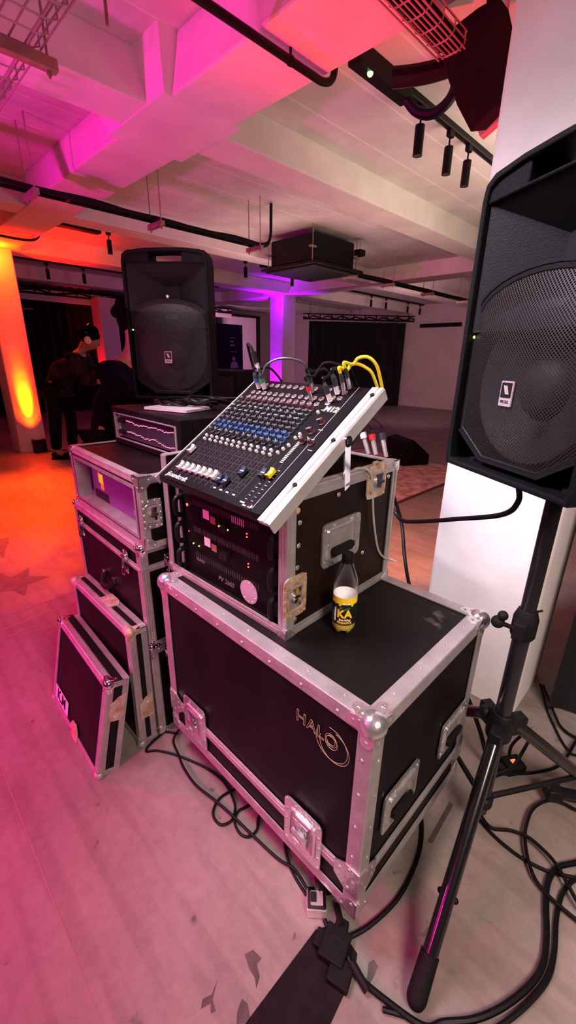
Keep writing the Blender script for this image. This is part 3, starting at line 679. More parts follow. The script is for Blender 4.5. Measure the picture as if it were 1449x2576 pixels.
am = thing('amplifier_case', 'black aluminium-edged rack case on the left stack with purple-lit metal front', 'rack case', (.561, 1.206, .810), -.035)
b = MB(); b.box(.06, AL-.002, .002, AW-.002, .002, AH-.002)
b.ring([(.001, .001), (AW-.001, .001), (AW-.001, AH-.001), (.001, AH-.001)], [(.040, .034), (AW-.040, .034), (AW-.040, AH-.036), (.040, AH-.036)], .002, .06, Matrix(((0, 0, 1, 0), (1, 0, 0, 0), (0, 1, 0, 0), (0, 0, 0, 1))))
b.build('panel', 'lam', am, smooth=False)
b = MB(); edges(b, AL, AW, 0, AH, .022); b.build('edge_trim', 'alu', am)
YZ = Matrix(((0, 0, 1, 0), (1, 0, 0, 0), (0, 1, 0, 0), (0, 0, 0, 1)))
b = MB(YZ); b.ring([(.034, .028), (AW-.034, .028), (AW-.034, AH-.03), (.034, AH-.03)], [(.046, .040), (AW-.046, .040), (AW-.046, AH-.042), (.046, AH-.042)], -.003, .055); b.build('inner_frame', 'alu', am, smooth=False)
for (P, a, c, d) in corners(AL, AW, 0, AH): b = MB(); flat_corner(b, P, a, c, d, .042, .0045); b.build('corner_plate', 'zinc', am)
butterfly(am, SD(.032, .120, -.003), .066, .10)
for x, y in ((.05, .05), (.05, AW-.05), (AL-.05, .05), (AL-.05, AW-.05)): b = MB(); b.cyl((x, y, .0), (x, y, -.0015), .018); b.build('foot', 'rubber', am)
pw = thing('rack_amplifier', 'smooth metal amplifier front inside the left rack case with stickers given a faint glow', 'amplifier', Matrix.Translation((.561, 1.206, .810)) @ Matrix.Rotation(-.035, 4, 'Z') @ Vector((.048, .05, .041)), -.035)
MB().box(0, .006, 0, AW-.1, 0, AH-.085).build('faceplate', 'purpleface', pw, smooth=False, bevel=.001)
MB().box(-.002, 0, .52, .535, .02, AH-.1).build('side_vent', 'dark', pw, smooth=False)
b = MB(); b.box(-.001, 0, .40, .435, .070, .108); b.build('sticker', 'stick_y', pw, smooth=False)
MB().box(-.001, 0, .436, .448, .070, .108).build('sticker', 'stick_g', pw, smooth=False)
MB().box(-.001, 0, .398, .430, .045, .069).build('sticker', 'stick_o', pw, smooth=False)
b = MB(); b.box(-.001, 0, .05, .09, .018, .036); b.box(-.001, 0, .062, .068, .115, .125); b.box(-.001, 0, .03, .055, .105, .11); b.box(-.001, 0, .43, .44, .108, .118); b.build('white_marks', 'paint', pw, smooth=False)
text('model_lettering', '2', .022, FR(.125, .028, -.0008), 'paint', pw)
b = MB(); b.box(-.0012, 0, .36, .50, .0, .035); b.build('dark_grille', 'dark', pw, smooth=False)

# ------------------------------------------------------------------ two lids leaning on the stack
def lid(loc, rz, tilt, L, W, H, lab, m, sticker=False):
    t = thing('case_lid', lab, 'case lid', loc, rz, tilt, 'removed case lids leaning on the left stack')
    MB().box(.001, L-.001, .001, W-.001, .001, H-.001).build('panel', 'lam', t, smooth=False)
    b = MB(); edges(b, L, W, 0, H, .024, skip=[('v', 1, 0), ('v', 1, 1), ('y', 1, 0), ('y', 1, 1)])
    w = .02
    b.box(L-w, L+.002, -.003, .001, 0, H); b.box(L-w, L+.002, W-.001, W+.003, 0, H); b.box(L-w, L+.002, 0, W, -.000, .003); b.box(L-w, L+.002, 0, W, H-.001, H+.003)
    e = b.build('edge_trim', 'alu', t)
    b = MB(); b.box(.026, L-w-.002, -.004, W+.004, H+.0025, H+.0045); b.box(.026, L-w-.002, -.0055, -.0035, .03, H-.02); b.build('rubber_strip', 'rubber', t, smooth=False)
    for (P, a, c, d) in corners(L, W, 0, H):
        if P[0] == 0:
            b = MB(); ball_corner(b, P, a, c, d, .019, .04)
            b.build('ball_corner', m if P[2] > 0 else 'dullsteel', t)
    b = MB(SD(L*.62, H*.72 if sticker else H*.34, -.0045)); b.prism([(-.03, -.045), (.02, -.05), (.02, .05), (-.005, .045), (-.03, .02)], 0, .003); b.sph((-.01, -.03, .003), .004, 5); b.sph((0, .02, .003), .004, 5); b.build('latch_half', 'rust', t)
    b = MB(TP(L*.55, W*.45, H+.004)); b.prism([(-.045, -.02), (.04, -.02), (.05, .015), (.02, .03), (-.05, .03)], 0, .004); b.sph((-.02, .005, .004), .004, 5); b.sph((.02, .01, .004), .004, 5)
    if not sticker: b.build('latch_half', 'rust', t)
    if sticker:
        b = MB(FR(.235, .024, -.004)); b.prism([(-.035, -.025), (.035, -.025), (.038, .02), (.015, .045), (-.02, .04), (-.038, .015)], 0, .004); b.sph((0, .01, .004), .007, 6, (1, 1, .5)); b.build('latch_half', 'rust', t)
        MB(FR(.40, .062, -.003)).prism(rrect(.155, .062, .004), 0, .001).build('name_sticker', 'white', t)
        text('sticker_lettering', 'K.M', .062, FR(.40, .062, -.0042), 'dark', t, bold=.002)
    return t
lid((.472, 1.238, .003), 0, .017, .063, .509, .511, 'taller black case lid leaning directly against the left stack', 'rust')
lid((.299, 1.221, .003), -.034, .22, .074, .509, .376, 'shorter black case lid in front with white name sticker', 'chrome', True)

# ------------------------------------------------------------------ equaliser rack on the stack
EL, EW, EH = .42, .56, .15
ELOC = Vector((.752, 1.262, 1.0535)); ERZ = -.02
eq = thing('equaliser_rack', 'small black rack on the left stack holding two lit equalisers', 'rack case', ELOC, ERZ)
b = MB(); b.box(.05, EL, 0, EW, 0, EH); b.ring([(0, 0), (EW, 0), (EW, EH), (0, EH)], [(.03, .026), (EW-.03, .026), (EW-.03, EH-.028), (.03, EH-.028)], 0, .05, YZ); b.build('panel', 'lam', eq, smooth=False, bevel=.004)
b = MB(YZ); b.ring([(.026, .022), (EW-.026, .022), (EW-.026, EH-.024), (.026, EH-.024)], [(.036, .026), (EW-.036, .026), (EW-.036, EH-.028), (.036, EH-.028)], -.003, .03); b.build('inner_frame', 'alu', eq, smooth=False)
MB(SD(.14, .07, -.0005)).ring(rrect(.1, .07, .01), rrect(.07, .045, .008), 0, .004).build('side_handle', 'plastic', eq)
MB(SD(.14, .07, -.0003)).prism(rrect(.075, .05, .008), 0, .002).build('handle_dish', 'dark', eq)
EM = Matrix.Translation(ELOC) @ Matrix.Rotation(ERZ, 4, 'Z')
def equaliser(z, lab, seed):
    t = thing('graphic_equaliser', lab, 'equaliser', EM @ Vector((.012, .038, z)), ERZ, group='equalisers in the small rack')
    W = .484; H = .0445
    MB().box(0, .035, 0, W, 0, H).build('faceplate', 'eqface', t, smooth=False)
    b = MB(); 
    for y in (.462, .444, .43): b.cyl((-.012, y, .022), (0, y, .022), .009)
    b.build('gain_knob', 'plastic', t)
    b = MB()
    for i in range(31): b.box(-.0006, 0, .405-i*.0125, .4062-i*.0125, .006, H-.006)
    b.build('slider_slots', 'dark', t, smooth=False)
    rnd = random.Random(seed); b = MB(); k = .027
    for i in range(31):
        k += rnd.uniform(-.0045, .004); k = min(.036, max(.010, k)); k = k*.9+.021*.1
        b.box(-.004, 0, .4042-i*.0125, .4068-i*.0125, k-.0013, k+.0013)
    b.build('slider_lights', 'led_p', t, smooth=False)
    MB().box(-.001, 0, 0, .014, 0, H).build('rack_ear', 'alu', t, smooth=False); MB().box(-.001, 0, W-.014, W, 0, H).build('rack_ear', 'alu', t, smooth=False)
    return t
equaliser(.0745, 'upper graphic equaliser with a row of pink slider lights', 3)
equaliser(.0285, 'lower graphic equaliser with a row of pink slider lights', 11)
o = MB(Matrix.Translation((.90, 1.52, 1.2065)) @ Matrix.Rotation(.3, 4, 'Z')).prism(rrect(.15, .22, .012), 0, .009).build('tablet', 'tablet', None); tag(o, 'thin pale tablet lying among cables on the equaliser rack', 'tablet')

# ================================================================== mixing desk
mx = thing('mixing_desk', 'black twelve-channel mixing desk tilted up on the open rack', 'mixer', MLOC, MRZ, MT_)
MD, MW = .447, .44
MB().box(0, MD, .001, MW-.001, -.0035, 0).build('top_panel', 'mixer', mx, smooth=False)
b = MB(frame((0, 0, 0), (1, 0, 0), (0, 0, 1))); b.prism([(.0, -.003), (MD, -.003), (MD, -.07), (.30, -.085), (.02, -.045), (-.006, -.025), (-.004, -.008)], -MW, 0); b.build('chassis', 'blackmetal', mx, bevel=.002)
CY = [.402-.0258*i for i in range(12)]
def proto(name, bm, m, x, y):
    o = bm.build(name, m, mx); o.location = (x, y, 0); return o
def dupe(p, x, y, m=None, rz=0.0):
    o = p.copy(); COL.objects.link(o); o.location = (x, y, 0); o.rotation_euler = (0, 0, rz)
    for ch in p.children:
        c = ch.copy(); COL.objects.link(c); c.parent = o
    return o
def knob_mesh(m):
    b = MB(); b.lathe([(.0088, 0), (.0090, .004), (.0062, .0055), (.0054, .015), (.0048, .0165), (.001, .0165)], 14)
    b.box(-.001, .0086, -.0012, .0012, .0035, .0168)
    return b
protos = {}
def knob(kind, cap, x, y):
    k = (kind, cap)
    rz = PI*.5+random.uniform(-.9, .9)
    if k not in protos:
        o = proto('rotary_knob', knob_mesh(kind), kind, x, y); o.rotation_euler = (0, 0, rz)
        c = MB(); c.box(.001, .0095, -.0009, .0009, .0158, .0178); c.build('pointer', cap, o, smooth=False)
        protos[k] = o
    else: o = dupe(protos[k], x, y, rz=rz)
    return o
rows = [(.198, 'knob', 'orange'), (.216, 'knobblue', 'knobblue'), (.234, 'knobblue', 'knobblue'), (.252, 'knob', 'grid'), (.270, 'knob', 'grid'), (.288, 'knob', 'paint'), (.306, 'knob', 'paint'), (.341, 'knobred', 'grid')]
for (x, kd, cp) in rows:
    for y in CY: knob(kd, cp, x, y)
# the four master knobs (the parts stay below a hundred)
for (x, y) in ((.225, .055), (.262, .055), (.298, .048), (.225, .028)): knob('knobred', 'paint', x, y)
b = MB()
for x in (.324,):
    for y in CY: b.lathe([(.0088, 0), (.0090, .004), (.0062, .0055), (.0054, .015), (.001, .0155)], 12, Matrix.Translation((x, y, 0)))
tag(b.build('knob_row', 'knob', mx), kind='stuff')
bb = None
for i, y in enumerate(CY):
    for x in (.163, .177):
        if bb is None:
            m = MB(); m.lathe([(.0042, 0), (.0042, .006), (.0034, .0075), (.001, .008)], 10); bb = proto('push_button', m, 'white', x, y)
        else: dupe(bb, x, y+(.006 if x > .17 else -.002))
for x, y in ((.175, .098), (.190, .092), (.205, .086), (.232, .085), (.247, .082), (.322, .118), (.333, .088)): dupe(bb, x, y)
# faders
def cap_mesh():
    b = MB(frame((0, 0, 0), (1, 0, 0), (0, 0, 1))); b.prism([(-.0125, .004), (.0125, .004), (.0125, .016), (.006, .0125), (0, .0115), (-.006, .0125), (-.0125, .016)], -.0062, .0062); return b
caps = {}
def fader(m, x, y):
    if m not in caps:
        o = proto('fader_cap', cap_mesh(), m, x, y); caps[m] = o
        c = MB(); c.box(-.001, .001, -.0064, .0064, .0110, .0124); c.build('cap_line', 'paint' if m != 'white' else 'grid', o, smooth=False)
    else: o = dupe(caps[m], x, y)
    return o
for i, y in enumerate(CY):
    if i == 0: fader('white', .111, y)
    elif i < 8: fader('white', .047+.0008*i, y)
    elif i < 10: fader('navycap', .047, y)
    elif i == 10: fader('navycap', .088, y)
fader('navycap', .100, .079); fader('yellow', .106, .058)
b = MB()
for y in CY+[.079, .058]: b.box(.03, .152, y-.0011, y+.0011, 0, .0004)
b.build('fader_slots', 'hole', mx, smooth=False)
b = MB()
for y in CY:
    for i in range(10):
        x = .034+i*.0125
        if i % 2 == 0: b.box(x, x+.0007, y-.009, y-.003, 0, .0004)
        b.box(x, x+.0007, y+.004, y+.008, 0, .0004)
    b.box(.018, .157, y-.0131, y-.0126, 0, .0004)
b.box(.018, .157, CY[0]+.0125, CY[0]+.013, 0, .0004)
b.build('scale_lines', 'grid', mx, smooth=False)
b = MB()
for y in (.079, .058):
    for i in range(9): b.box(.025+i*.0125, .026+i*.0125, y-.010, y-.003, 0, .0005)
b.box(.008, .30, .034, .0348, 0, .0005); b.box(.30, .447, .0345, .0352, 0, .0005)
for i in range(14): b.box(.150+i*.0055, .153+i*.0055, .062, .072, 0, .0005)
for (x, y) in ((.24, .03), (.275, .03), (.205, .01), (.36, .11), (.345, .075)): b.box(x, x+.002, y, y+.014, 0, .0005)
for i in (8, 9, 10, 11): b.box(.022, .026, CY[i]-.005, CY[i]+.005, 0, .0005)
for (x, y, w) in ((.012, .075, .016), (.006, .063, .012)): b.box(x, x+.004, y-w/2, y+w/2, 0, .0005)
b.build('screen_print', 'paint', mx, smooth=False)
text('brand_lettering', 'Soundcraft', .0215, TP(.0155, .362, .0003), 'paint', mx, bold=.0003)
o = MB(TP(.005, .413, .0003)).prism([(-.004, 0), (.002, 0), (.006, .014), (.001, .014), (-.001, .004)], 0, .0005).build('brand_mark', 'paint', mx)
MB(TP(.352, .058, .0003)).prism(rrect(.042, .026, .002), 0, .0005).build('model_plate', 'labelblack', mx)
text('model_lettering', 'M12', .026, TP(.351, .058, .001), 'white', mx, bold=.0006)
o = MB(); o.lathe([(.0075, 0), (.0075, .003), (.005, .0035), (.004, .0015)], 16, Matrix.Translation((.010, .043, 0))); o.build('headphone_socket', 'chrome', mx)
# sockets along the top of the desk
def socket_mesh():
    b = MB(); b.lathe([(.0085, 0), (.0085, .0025), (.0060, .0030), (.0058, .0045), (.0036, .0048), (.0034, .001)], 14); return b
jk = None
for r, x in enumerate((.364, .386, .424)):
    for i, y in enumerate(CY):
        if r == 2 and i in (8, 10): continue
        if jk is None:
            jk = proto('jack_socket', socket_mesh(), 'steelnut', x, y)
            MB().cyl((0, 0, .0005), (0, 0, .0042), .0032, n=10).build('bore', 'hole', jk)
        else: dupe(jk, x, y)
for (x, y) in ((.372, .085), (.395, .085), (.418, .085), (.395, .062), (.418, .062)): dupe(jk, x, y)

# ================================================================== loudspeakers
def loudspeaker(loc, rz, lab, dot=False, W=.38, H=.62, D=.32):
    t = thing('loudspeaker', lab, 'speaker', loc, rz)
    def outline(ins=0.0):
        a = ins; return [(W-a-.004, .0+a), (W-a, .03+a), (W-a, H-.05), (W-a-.006, H-.022-a*.7), (W-a-.03, H-.008-a), (W*.72, H-.001-a), (W*.5, H-a), (W*.28, H-.001-a), (.03+a, H-.008-a), (.006+a, H-.022-a*.7), (a, H-.05), (a, .03+a), (.004+a, a)]
    out, inn = outline(), outline(.013)
    b = MB(YZ); b.ring(out, inn, 0, .10)
    # rear body, lower than the handle bridge so one sees through the grip
    low = [(y, min(z, H*.915)) for y, z in out]; back = [(W/2+(y-W/2)*.66, .05+z*.86) for y, z in low]
    b.prism(low, .10, D, None, back)
    for y0, y1 in ((.013, W*.30), (W*.68, W-.013)): b.prism([(y0, H*.905), (y1, H*.905), (y1, H-.010), (y0, H-.010)], .008, .10)
    b.prism([(.012, H*.905), (W-.012, H*.905), (W-.012, H*.918), (.012, H*.918)], .006, .10)
    b.build('cabinet', 'spk', t, bevel=.004)
    # horn flare
    b = MB(); o4 = [(.014, W*.04, H*.50), (.014, W*.96, H*.50), (.014, W*.96, H*.905), (.014, W*.04, H*.905)]; i4 = [(.098, W*.42, H*.66), (.098, W*.58, H*.66), (.098, W*.58, H*.78), (.098, W*.42, H*.78)]
    b.add(o4+i4, [(0, 1, 5, 4), (1, 2, 6, 5), (2, 3, 7, 6), (3, 0, 4, 7)]); b.build('horn_flare', 'horn', t, smooth=False)
    b = MB(YZ); b.prism(rrect(W*.17, H*.13, .01, 4, W*.5, H*.72), .094, .098); b.build('horn_throat', 'dark', t)
    # woofer section
    cx, cz = W*.5, H*.315
    arch = [(W*.97, H*.14), (W*.97, H*.55)] + [(W*.5+W*.47*math.cos(a), H*.55+H*.135*math.sin(a)**.9) for a in [PI*k/14 for k in range(1, 14)]] + [(W*.03, H*.55), (W*.03, H*.14), (W*.27, H*.045), (W*.73, H*.045)]
    sc = lambda k: [(cx+(y-cx)*k, cz+(z-cz)*k) for y, z in arch]
    b = MB(YZ); b.ring(arch, sc(.93), .020, .10); b.prism(sc(.94), .085, .10); b.build('baffle', 'plastic', t, bevel=.003)
    X = frame((0, cx, cz), (0, 1, 0), (0, 0, 1))    # local +z looks along +X'
    b = MB(X); b.lathe([(.172, .074), (.170, .058), (.155, .046), (.140, .052), (.128, .060), (.060, .082)], 40, cap=False); b.build('woofer_cone', 'cone', t)
    b = MB(X); b.lathe([(.066, .082), (.055, .068), (.035, .058), (.001, .054)], 32, cap=False); b.build('dust_cap', 'cone', t)
    g = MB(); ring = sc(1.0); n = len(ring); K = 7; vs = []; fs = []
    for k in range(1, K+1):
        q = k/K; vs += [(.026-.030*(1-q**2.5), cx+(y-cx)*q, cz+(z-cz)*q) for y, z in ring]
    vs.append((-.004, cx, cz)); c0 = len(vs)-1
    for k in range(K-1):
        for i in range(n): j = (i+1) % n; fs.append((k*n+i, k*n+j, (k+1)*n+j, (k+1)*n+i))
    fs += [(c0, (i+1) % n, i) for i in range(n)]
    g.add(vs, fs); gr = g.build('grille', 'mesh', t)
    b = MB(YZ); b.ring(sc(1.012), sc(.985), .018, .028); b.build('grille_edge', 'horn', t)
    bz = H*.30
    b = MB(FR(cx+.006, bz, -.006)); b.prism(rrect(.034, .050, .002), 0, .003); bd = b.build('badge', 'pinkstick', t)
    MB(FR(cx+.006, bz+.007, -.0091)).prism(rrect(.029, .030, .001), 0, .0006).build('badge_field', 'labelblack', bd)
    MB(FR(cx+.006, bz+.007, -.0098)).prism([(-.008, .009), (.002, .009), (.009, -.008), (-.001, -.008)], 0, .0006).build('badge_emblem', 'pinkstick', bd)
    text('badge_lettering', 'PROEL', .0085, FR(cx+.006, bz-.0165, -.0092), 'labelblack', bd, sx=1.0)
    MB().sph((.020, W*.955, H*.485), .0032, 6).build('power_light', 'led_y', t)
    if dot: MB().sph((.022, W*.5, H*.705), .008, 8).build('glare_bead', 'zinc', t)  # bright bead stands in for a glare at the arch peak
    b = MB(); b.cyl((.16, W*.5, -.004), (.16, W*.5, .02), .034, n=20); b.build('pole_cup', 'blackmetal', t)
    b = MB(); b.box(.07, .19, W*.62, W*.80, -.0025, .0005); b.build('base_plate', 'ampgrey', t, smooth=False)
    for y in (.05, W-.05):
        for x in (.05, .24): b = MB(); b.cyl((x, y, -.008), (x, y, .02), .012); b.build('foot', 'rubber', t)
    return t
SR = (.866, .149, 1.156); SRZ = -.528
loudspeaker(SR, SRZ, 'large black loudspeaker on tripod stand, cut by the right edge')
SL = (1.181, 1.676, 1.2116); SLZ = .669
loudspeaker(SL, SLZ, 'black loudspeaker with grip hole standing behind the equaliser rack', True)

def speaker_stand(P, hub, top, feet, lab, full=True):
    t = thing('speaker_stand', lab, 'stand', (P[0], P[1], 0))
    b = MB(); b.cyl((0, 0, .09), (0, 0, hub+.36), .021, n=20); b.build('lower_tube', 'gloss', t)
    b = MB(); b.cyl((0, 0, hub+.30), (0, 0, top), .0185, n=20); b.build('upper_tube', 'gloss', t)
    b = MB(); b.lathe([(.024, 0), (.030, .01), (.030, .06), (.025, .075), (.022, .085)], 20, Matrix.Translation((0, 0, hub+.30))); b.box(-.05, -.01, -.014, .014, hub+.315, hub+.36)
    c = b.build('clamp_collar', 'rubber', t, bevel=.002)
    b = MB(); b.cyl((-.03, 0, hub+.335), (-.03, .05, hub+.335), .006); b.sph((-.03, .055, hub+.335), .017, 8); b.sph((-.034, .045, hub+.36), .013, 8); b.cyl((.028, 0, hub+.36), (.06, -.02, hub+.363), .003); b.build('clamp_knob', 'rubber', c)
    b = MB(); b.lathe([(.026, -.045), (.034, -.035), (.036, .0), (.034, .035), (.026, .05)], 20, Matrix.Translation((0, 0, hub)))
    b.sph((.0, .045, hub+.02), .018, 8); b.cyl((0, .02, hub+.02), (0, .05, hub+.02), .01)
    h = b.build('hub', 'plastic', t, bevel=.002)
    b = MB(); b.lathe([(.024, -.02), (.030, -.014), (.030, .014), (.024, .02)], 20, Matrix.Translation((0, 0, .14))); b.build('lower_collar', 'plastic', t)
    for fx, fy in feet:
        d = Vector((fx-P[0], fy-P[1], 0)); u = d.normalized(); a = u*.045+Vector((0, 0, hub+.0)); e = d+Vector((0, 0, .022))
        k = (e-a).normalized(); s = Vector((0, 0, 1)).cross(k).normalized()
        b = MB(); b.cyl(a, e-k*.03, .0185, n=18); lg = b.build('leg', 'gloss', t)
        b = MB(); b.cyl(e-k*.09, e, .0215, .023, n=18); b.sph(e, .0225, 8); b.build('rubber_foot', 'rubber', lg)
        b = MB(); b.box(-.03, .03, -.017, .017, -.03, .028, Matrix.Translation(u*.045+Vector((0, 0, hub))) @ Matrix.Rotation(math.atan2(u.y, u.x), 4, 'Z')); b.build('leg_bracket', 'plastic', lg, bevel=.004)
        m = a+(e-a)*.64
        b = MB(); b.cyl(u*.025+Vector((0, 0, .14)), m-Vector((0, 0, .014)), .0085, n=10); b.sph(m-Vector((0, 0, .012))+s*.018, .008, 6); b.sph(m-Vector((0, 0, .012))-s*.018, .008, 6); b.build('brace', 'blackmetal', t)
    return t
speaker_stand((1.09, .218), .43, 1.158, ((.6, .153), (1.50, -.06), (1.37, .635)), 'black tripod speaker stand with one leg reaching the foreground floor')
c, s = math.cos(SLZ), math.sin(SLZ)
speaker_stand((SL[0]+c*.16-s*.19, SL[1]+s*.16+c*.19), .60, 1.21, ((1.0, 2.32), (1.75, 2.15), (1.36, 1.25)), 'black tripod stand under the speaker behind the left stack')
t = thing('speaker_cabinet', 'plain black tall cabinet standing behind the left speaker', 'speaker', (1.98, 2.50, 0), .6)
MB().box(0, .45, 0, .45, .02, 1.31).build('cabinet', 'spk', t, smooth=False, bevel=.012); MB().box(-.006, 0, .03, .42, .08, 1.27).build('grille', 'plastic', t, smooth=False, bevel=.002)
for x in (.06, .39):
    for y in (.06, .39): b = MB(); b.cyl((x, y, 0), (x, y, .02), .02); b.build('foot', 'rubber', t)

# ================================================================== cables
def cable(name, pts, r, lab, m='cable', cat='cable', k=7, group=None):
    o = MB().tube(smooth_path(pts, k), r, 8).build(name, m, None); return tag(o, lab, cat, group)
def fl(l, r, dz=0.0, bumps=()):
    return [(x, y, r+.001+dz+(bumps[i] if i < len(bumps) else 0)) for i, (x, y) in enumerate(l)]
cable('looped_cable', fl([(0.60,1.19),(0.574, 1.228), (0.558, 1.232), (0.52, 1.225), (0.486, 1.215), (0.475, 1.20), (0.503, 1.178), (0.541, 1.12), (0.574, 1.047), (0.598, 0.978), (0.609, 0.908), (0.602, 0.853), (0.588, 0.812), (0.569, 0.789), (0.544, 0.777), (0.516, 0.789), (0.512, 0.822), (0.528, 0.847), (0.562, 0.862), (0.598, 0.859), (0.66, 0.84)], .0042), .0042, 'thin black cable looping on the floor at the left foot of the trunk')
cable('straight_cable', fl([(0.62, 1.20), (0.569, 1.167), (0.55, 1.099), (0.535, 1.039), (0.53, 0.953), (0.546, 0.858), (0.556, 0.782), (0.563, 0.699), (0.575, 0.588), (0.590, 0.535), (0.580, 0.475)], .0042, .009), .0042, 'thin black cable running straight along the trunk to the silver box')
cable('coiled_cable', fl([(0.68, .79), (0.616, 0.778), (0.583, 0.785), (0.553, 0.768), (0.542, 0.728), (0.556, 0.7), (0.588, 0.699), (0.617, 0.724), (.67, .74)], .0042), .0042, 'small black cable loop peeping from under the trunk')
cable('short_cable', fl([(0.66, .64), (0.618, 0.604), (0.585, 0.54), (0.572, 0.473)], .0042), .0042, 'short black cable from under the trunk to the silver box')
cable('side_cable', fl([(1.2, .42), (1.04, .40), (0.989, 0.35), (0.916, 0.313), (0.829, 0.294), (0.737, 0.29), (0.638, 0.310), (0.57, 0.338)], .006), .006, 'black cable curving from right of the trunk to the black plug block')
cable('foreground_cable', fl([(0.558, 0.335), (0.540, 0.272), (0.552, 0.2), (0.577, 0.12), (0.614, 0.092), (0.669, 0.045), (0.74, 0.005), (0.82, -0.025), (0.884, -0.035), (0.95, -0.025), (1.016, -0.006), (1.082, 0.008), (1.145, 0.0), (1.203, -0.037), (1.3, -.1)], .0075, .002), .0075, 'thick black cable sweeping round the tripod foot in the foreground')
cable('second_foreground_cable', fl([(.535, .20), (0.567, 0.150), (0.583, 0.105), (0.603, 0.068), (0.669, 0.018), (0.721, -0.008), (0.791, -0.034), (0.867, -0.052), (0.936, -0.048), (1.017, -0.032), (1.1, -0.03), (1.182, -0.06), (1.28, -.14)], .006, .0), .006, 'thinner black cable lying just outside the thick foreground one')
cable('big_loop_cable', fl([(1.40, -.04), (1.377, 0.001), (1.37, 0.041), (1.344, 0.079), (1.282, 0.105), (1.221, 0.106), (1.165, 0.096), (1.106, 0.07), (1.065, 0.04), (1.048, 0.01), (1.041, -0.022), (1.037, -0.074), (1.03, -.14)], .0052, .012), .0052, 'black cable in a wide loop on the floor at the right edge')
cable('right_cable', fl([(1.17, .25), (1.132, 0.226), (1.108, 0.179), (1.143, 0.132), (1.161, 0.087), (1.153, 0.036), (1.138, 0.003), (1.113, -0.025), (1.075, -0.065), (1.04, -.12)], .0052, .022), .0052, 'black cable from the tripod crossing the wide floor loop')
cable('right_cable', fl([(1.17, .255), (1.132, 0.232), (1.107, 0.171), (1.1, 0.117), (1.103, 0.069), (1.12, 0.013), (1.158, -0.047), (1.2, -.12)], .0052, .001), .0052, 'black cable from the tripod passing under the wide floor loop')
cable('drape_cable', fl([(1.94, .27), (1.916, 0.257), (1.793, 0.201), (1.715, 0.152), (1.663, 0.116), (1.626, 0.078), (1.628, 0.057), (1.66, .0)], .005), .005, 'black cable on the floor along the foot of the right drape')
cable('drape_cable', fl([(1.93, .255), (1.905, 0.243), (1.771, 0.167), (1.722, 0.131), (1.709, 0.078), (1.74, 0)], .005, .011), .005, 'second black cable beside the one at the foot of the right drape')
cable('power_lead', fl([(1.22, .26), (1.302, 0.245), (1.361, 0.199), (1.419, 0.148), (1.502, 0.097), (1.577, 0.081), (1.686, 0.073), (1.8, .05)], .0055, .012), .0055, 'black power lead passing the switched adaptor behind the tripod')
cable('speaker_lead', [(1.235, .345, 1.165), (1.24, .342, 1.092), (1.226, .33, 1.044), (1.248, .371, .989), (1.324, .526, .912), (1.405, .705, .83), (1.449, .796, .799), (1.473, .86, .824), (1.42, .98, .9), (1.18, .98, 1.0)], .008, 'black lead drooping from the right speaker to the open rack')
cable('hanging_lead', [(1.70, 1.06, .90), (1.703, 1.004, .82), (1.701, .933, .68), (1.60, .835, .54), (1.55, .75, .42), (1.45, .55, .30), (1.38, .42, .24), (1.33, .33, .16), (1.33, .27, .04), (1.38, .22, .012)], .008, 'black lead hanging in front of the white column and behind the trunk')
# silver in-line box, plug block, switched adaptor
t = thing('junction_box', 'small silver box with dark square opening on the floor by the trunk corner', 'box', (.5735, .437, .0), .75)
b = MB(); b.box(-.026, .026, -.026, .026, .0, .034); b.build('housing', 'alub', t, smooth=False, bevel=.003)
MB(Matrix.Translation((0, 0, .0345))).ring(rrect(.050, .050, .004), rrect(.034, .034, .003), 0, .004).build('rim', 'chrome', t)
MB(Matrix.Translation((0, 0, .0342))).prism(rrect(.034, .034, .003), 0, .0015).build('opening', 'dullsteel', t); MB(Matrix.Translation((.004, 0.008, .0358))).prism(rrect(.024, .016, .002), 0, .001).build('socket', 'hole', t)
t = thing('plug_block', 'black cluster of plugs at the end of the floor tape', 'connector', (.548, .345, 0), .3)
b = MB(); b.box(-.045, .03, -.03, .035, .001, .028); b.box(-.075, -.02, -.055, .0, .001, .022); b.box(.0, .05, -.015, .018, .001, .03); b.box(-.03, .01, .03, .055, .001, .02); b.build('housing', 'rubber', t, smooth=False, bevel=.004)
MB().cyl((-.02, -.045, .024), (-.045, -.095, .012), .010).build('plug', 'plastic', t); MB().cyl((.03, 0, .03), (.075, .03, .012), .009).build('plug', 'plastic', t)
cable('adaptor_tail', fl([(.565, .40), (.560, .385), (.556, .37)], .006), .006, 'short black cable joining the silver box to the plug block')
t = thing('power_adaptor', 'black switched adaptor with orange neon on the floor behind the tripod', 'adaptor', (1.395, .21, 0), -.6)
MB().box(-.035, .035, -.028, .028, .001, .04).build('housing', 'rubber', t, smooth=False, bevel=.004); MB().box(-.009, .009, -.007, .007, .040, .043).build('neon_switch', 'led_o', t, smooth=False); MB().box(-.06, -.033, -.012, .012, .006, .03).build('plug', 'plastic', t, smooth=False, bevel=.003)
cable('adaptor_lead', [(1.40, .225, .03), (1.43, .235, .06), (1.46, .22, .10), (1.45, .19, .15), (1.34, .18, .18), (1.25, .19, .15), (1.16, .22, .16)], .0055, 'black lead rising from the switched adaptor towards the stand hub')
t = thing('clamp_tube', 'black tube with clamp lying at the right edge beyond the tripod leg', 'tube', (1.36, .075, .0))
b = MB(); b.cyl((0, 0, .05), (.12, -.16, .03), .02, n=16); b.build('tube', 'gloss', t); b = MB(); b.box(-.024, .024, -.022, .022, .026, .07, Matrix.Rotation(-.9, 4, 'Z')); b.sph((-.02, .015, .073), .010, 8); b.build('clamp', 'plastic', t, bevel=.004)
t = thing('loose_connector', 'small blue-ended plug lying on the floor behind the tripod', 'connector', (1.50, .30, .008), -.5)
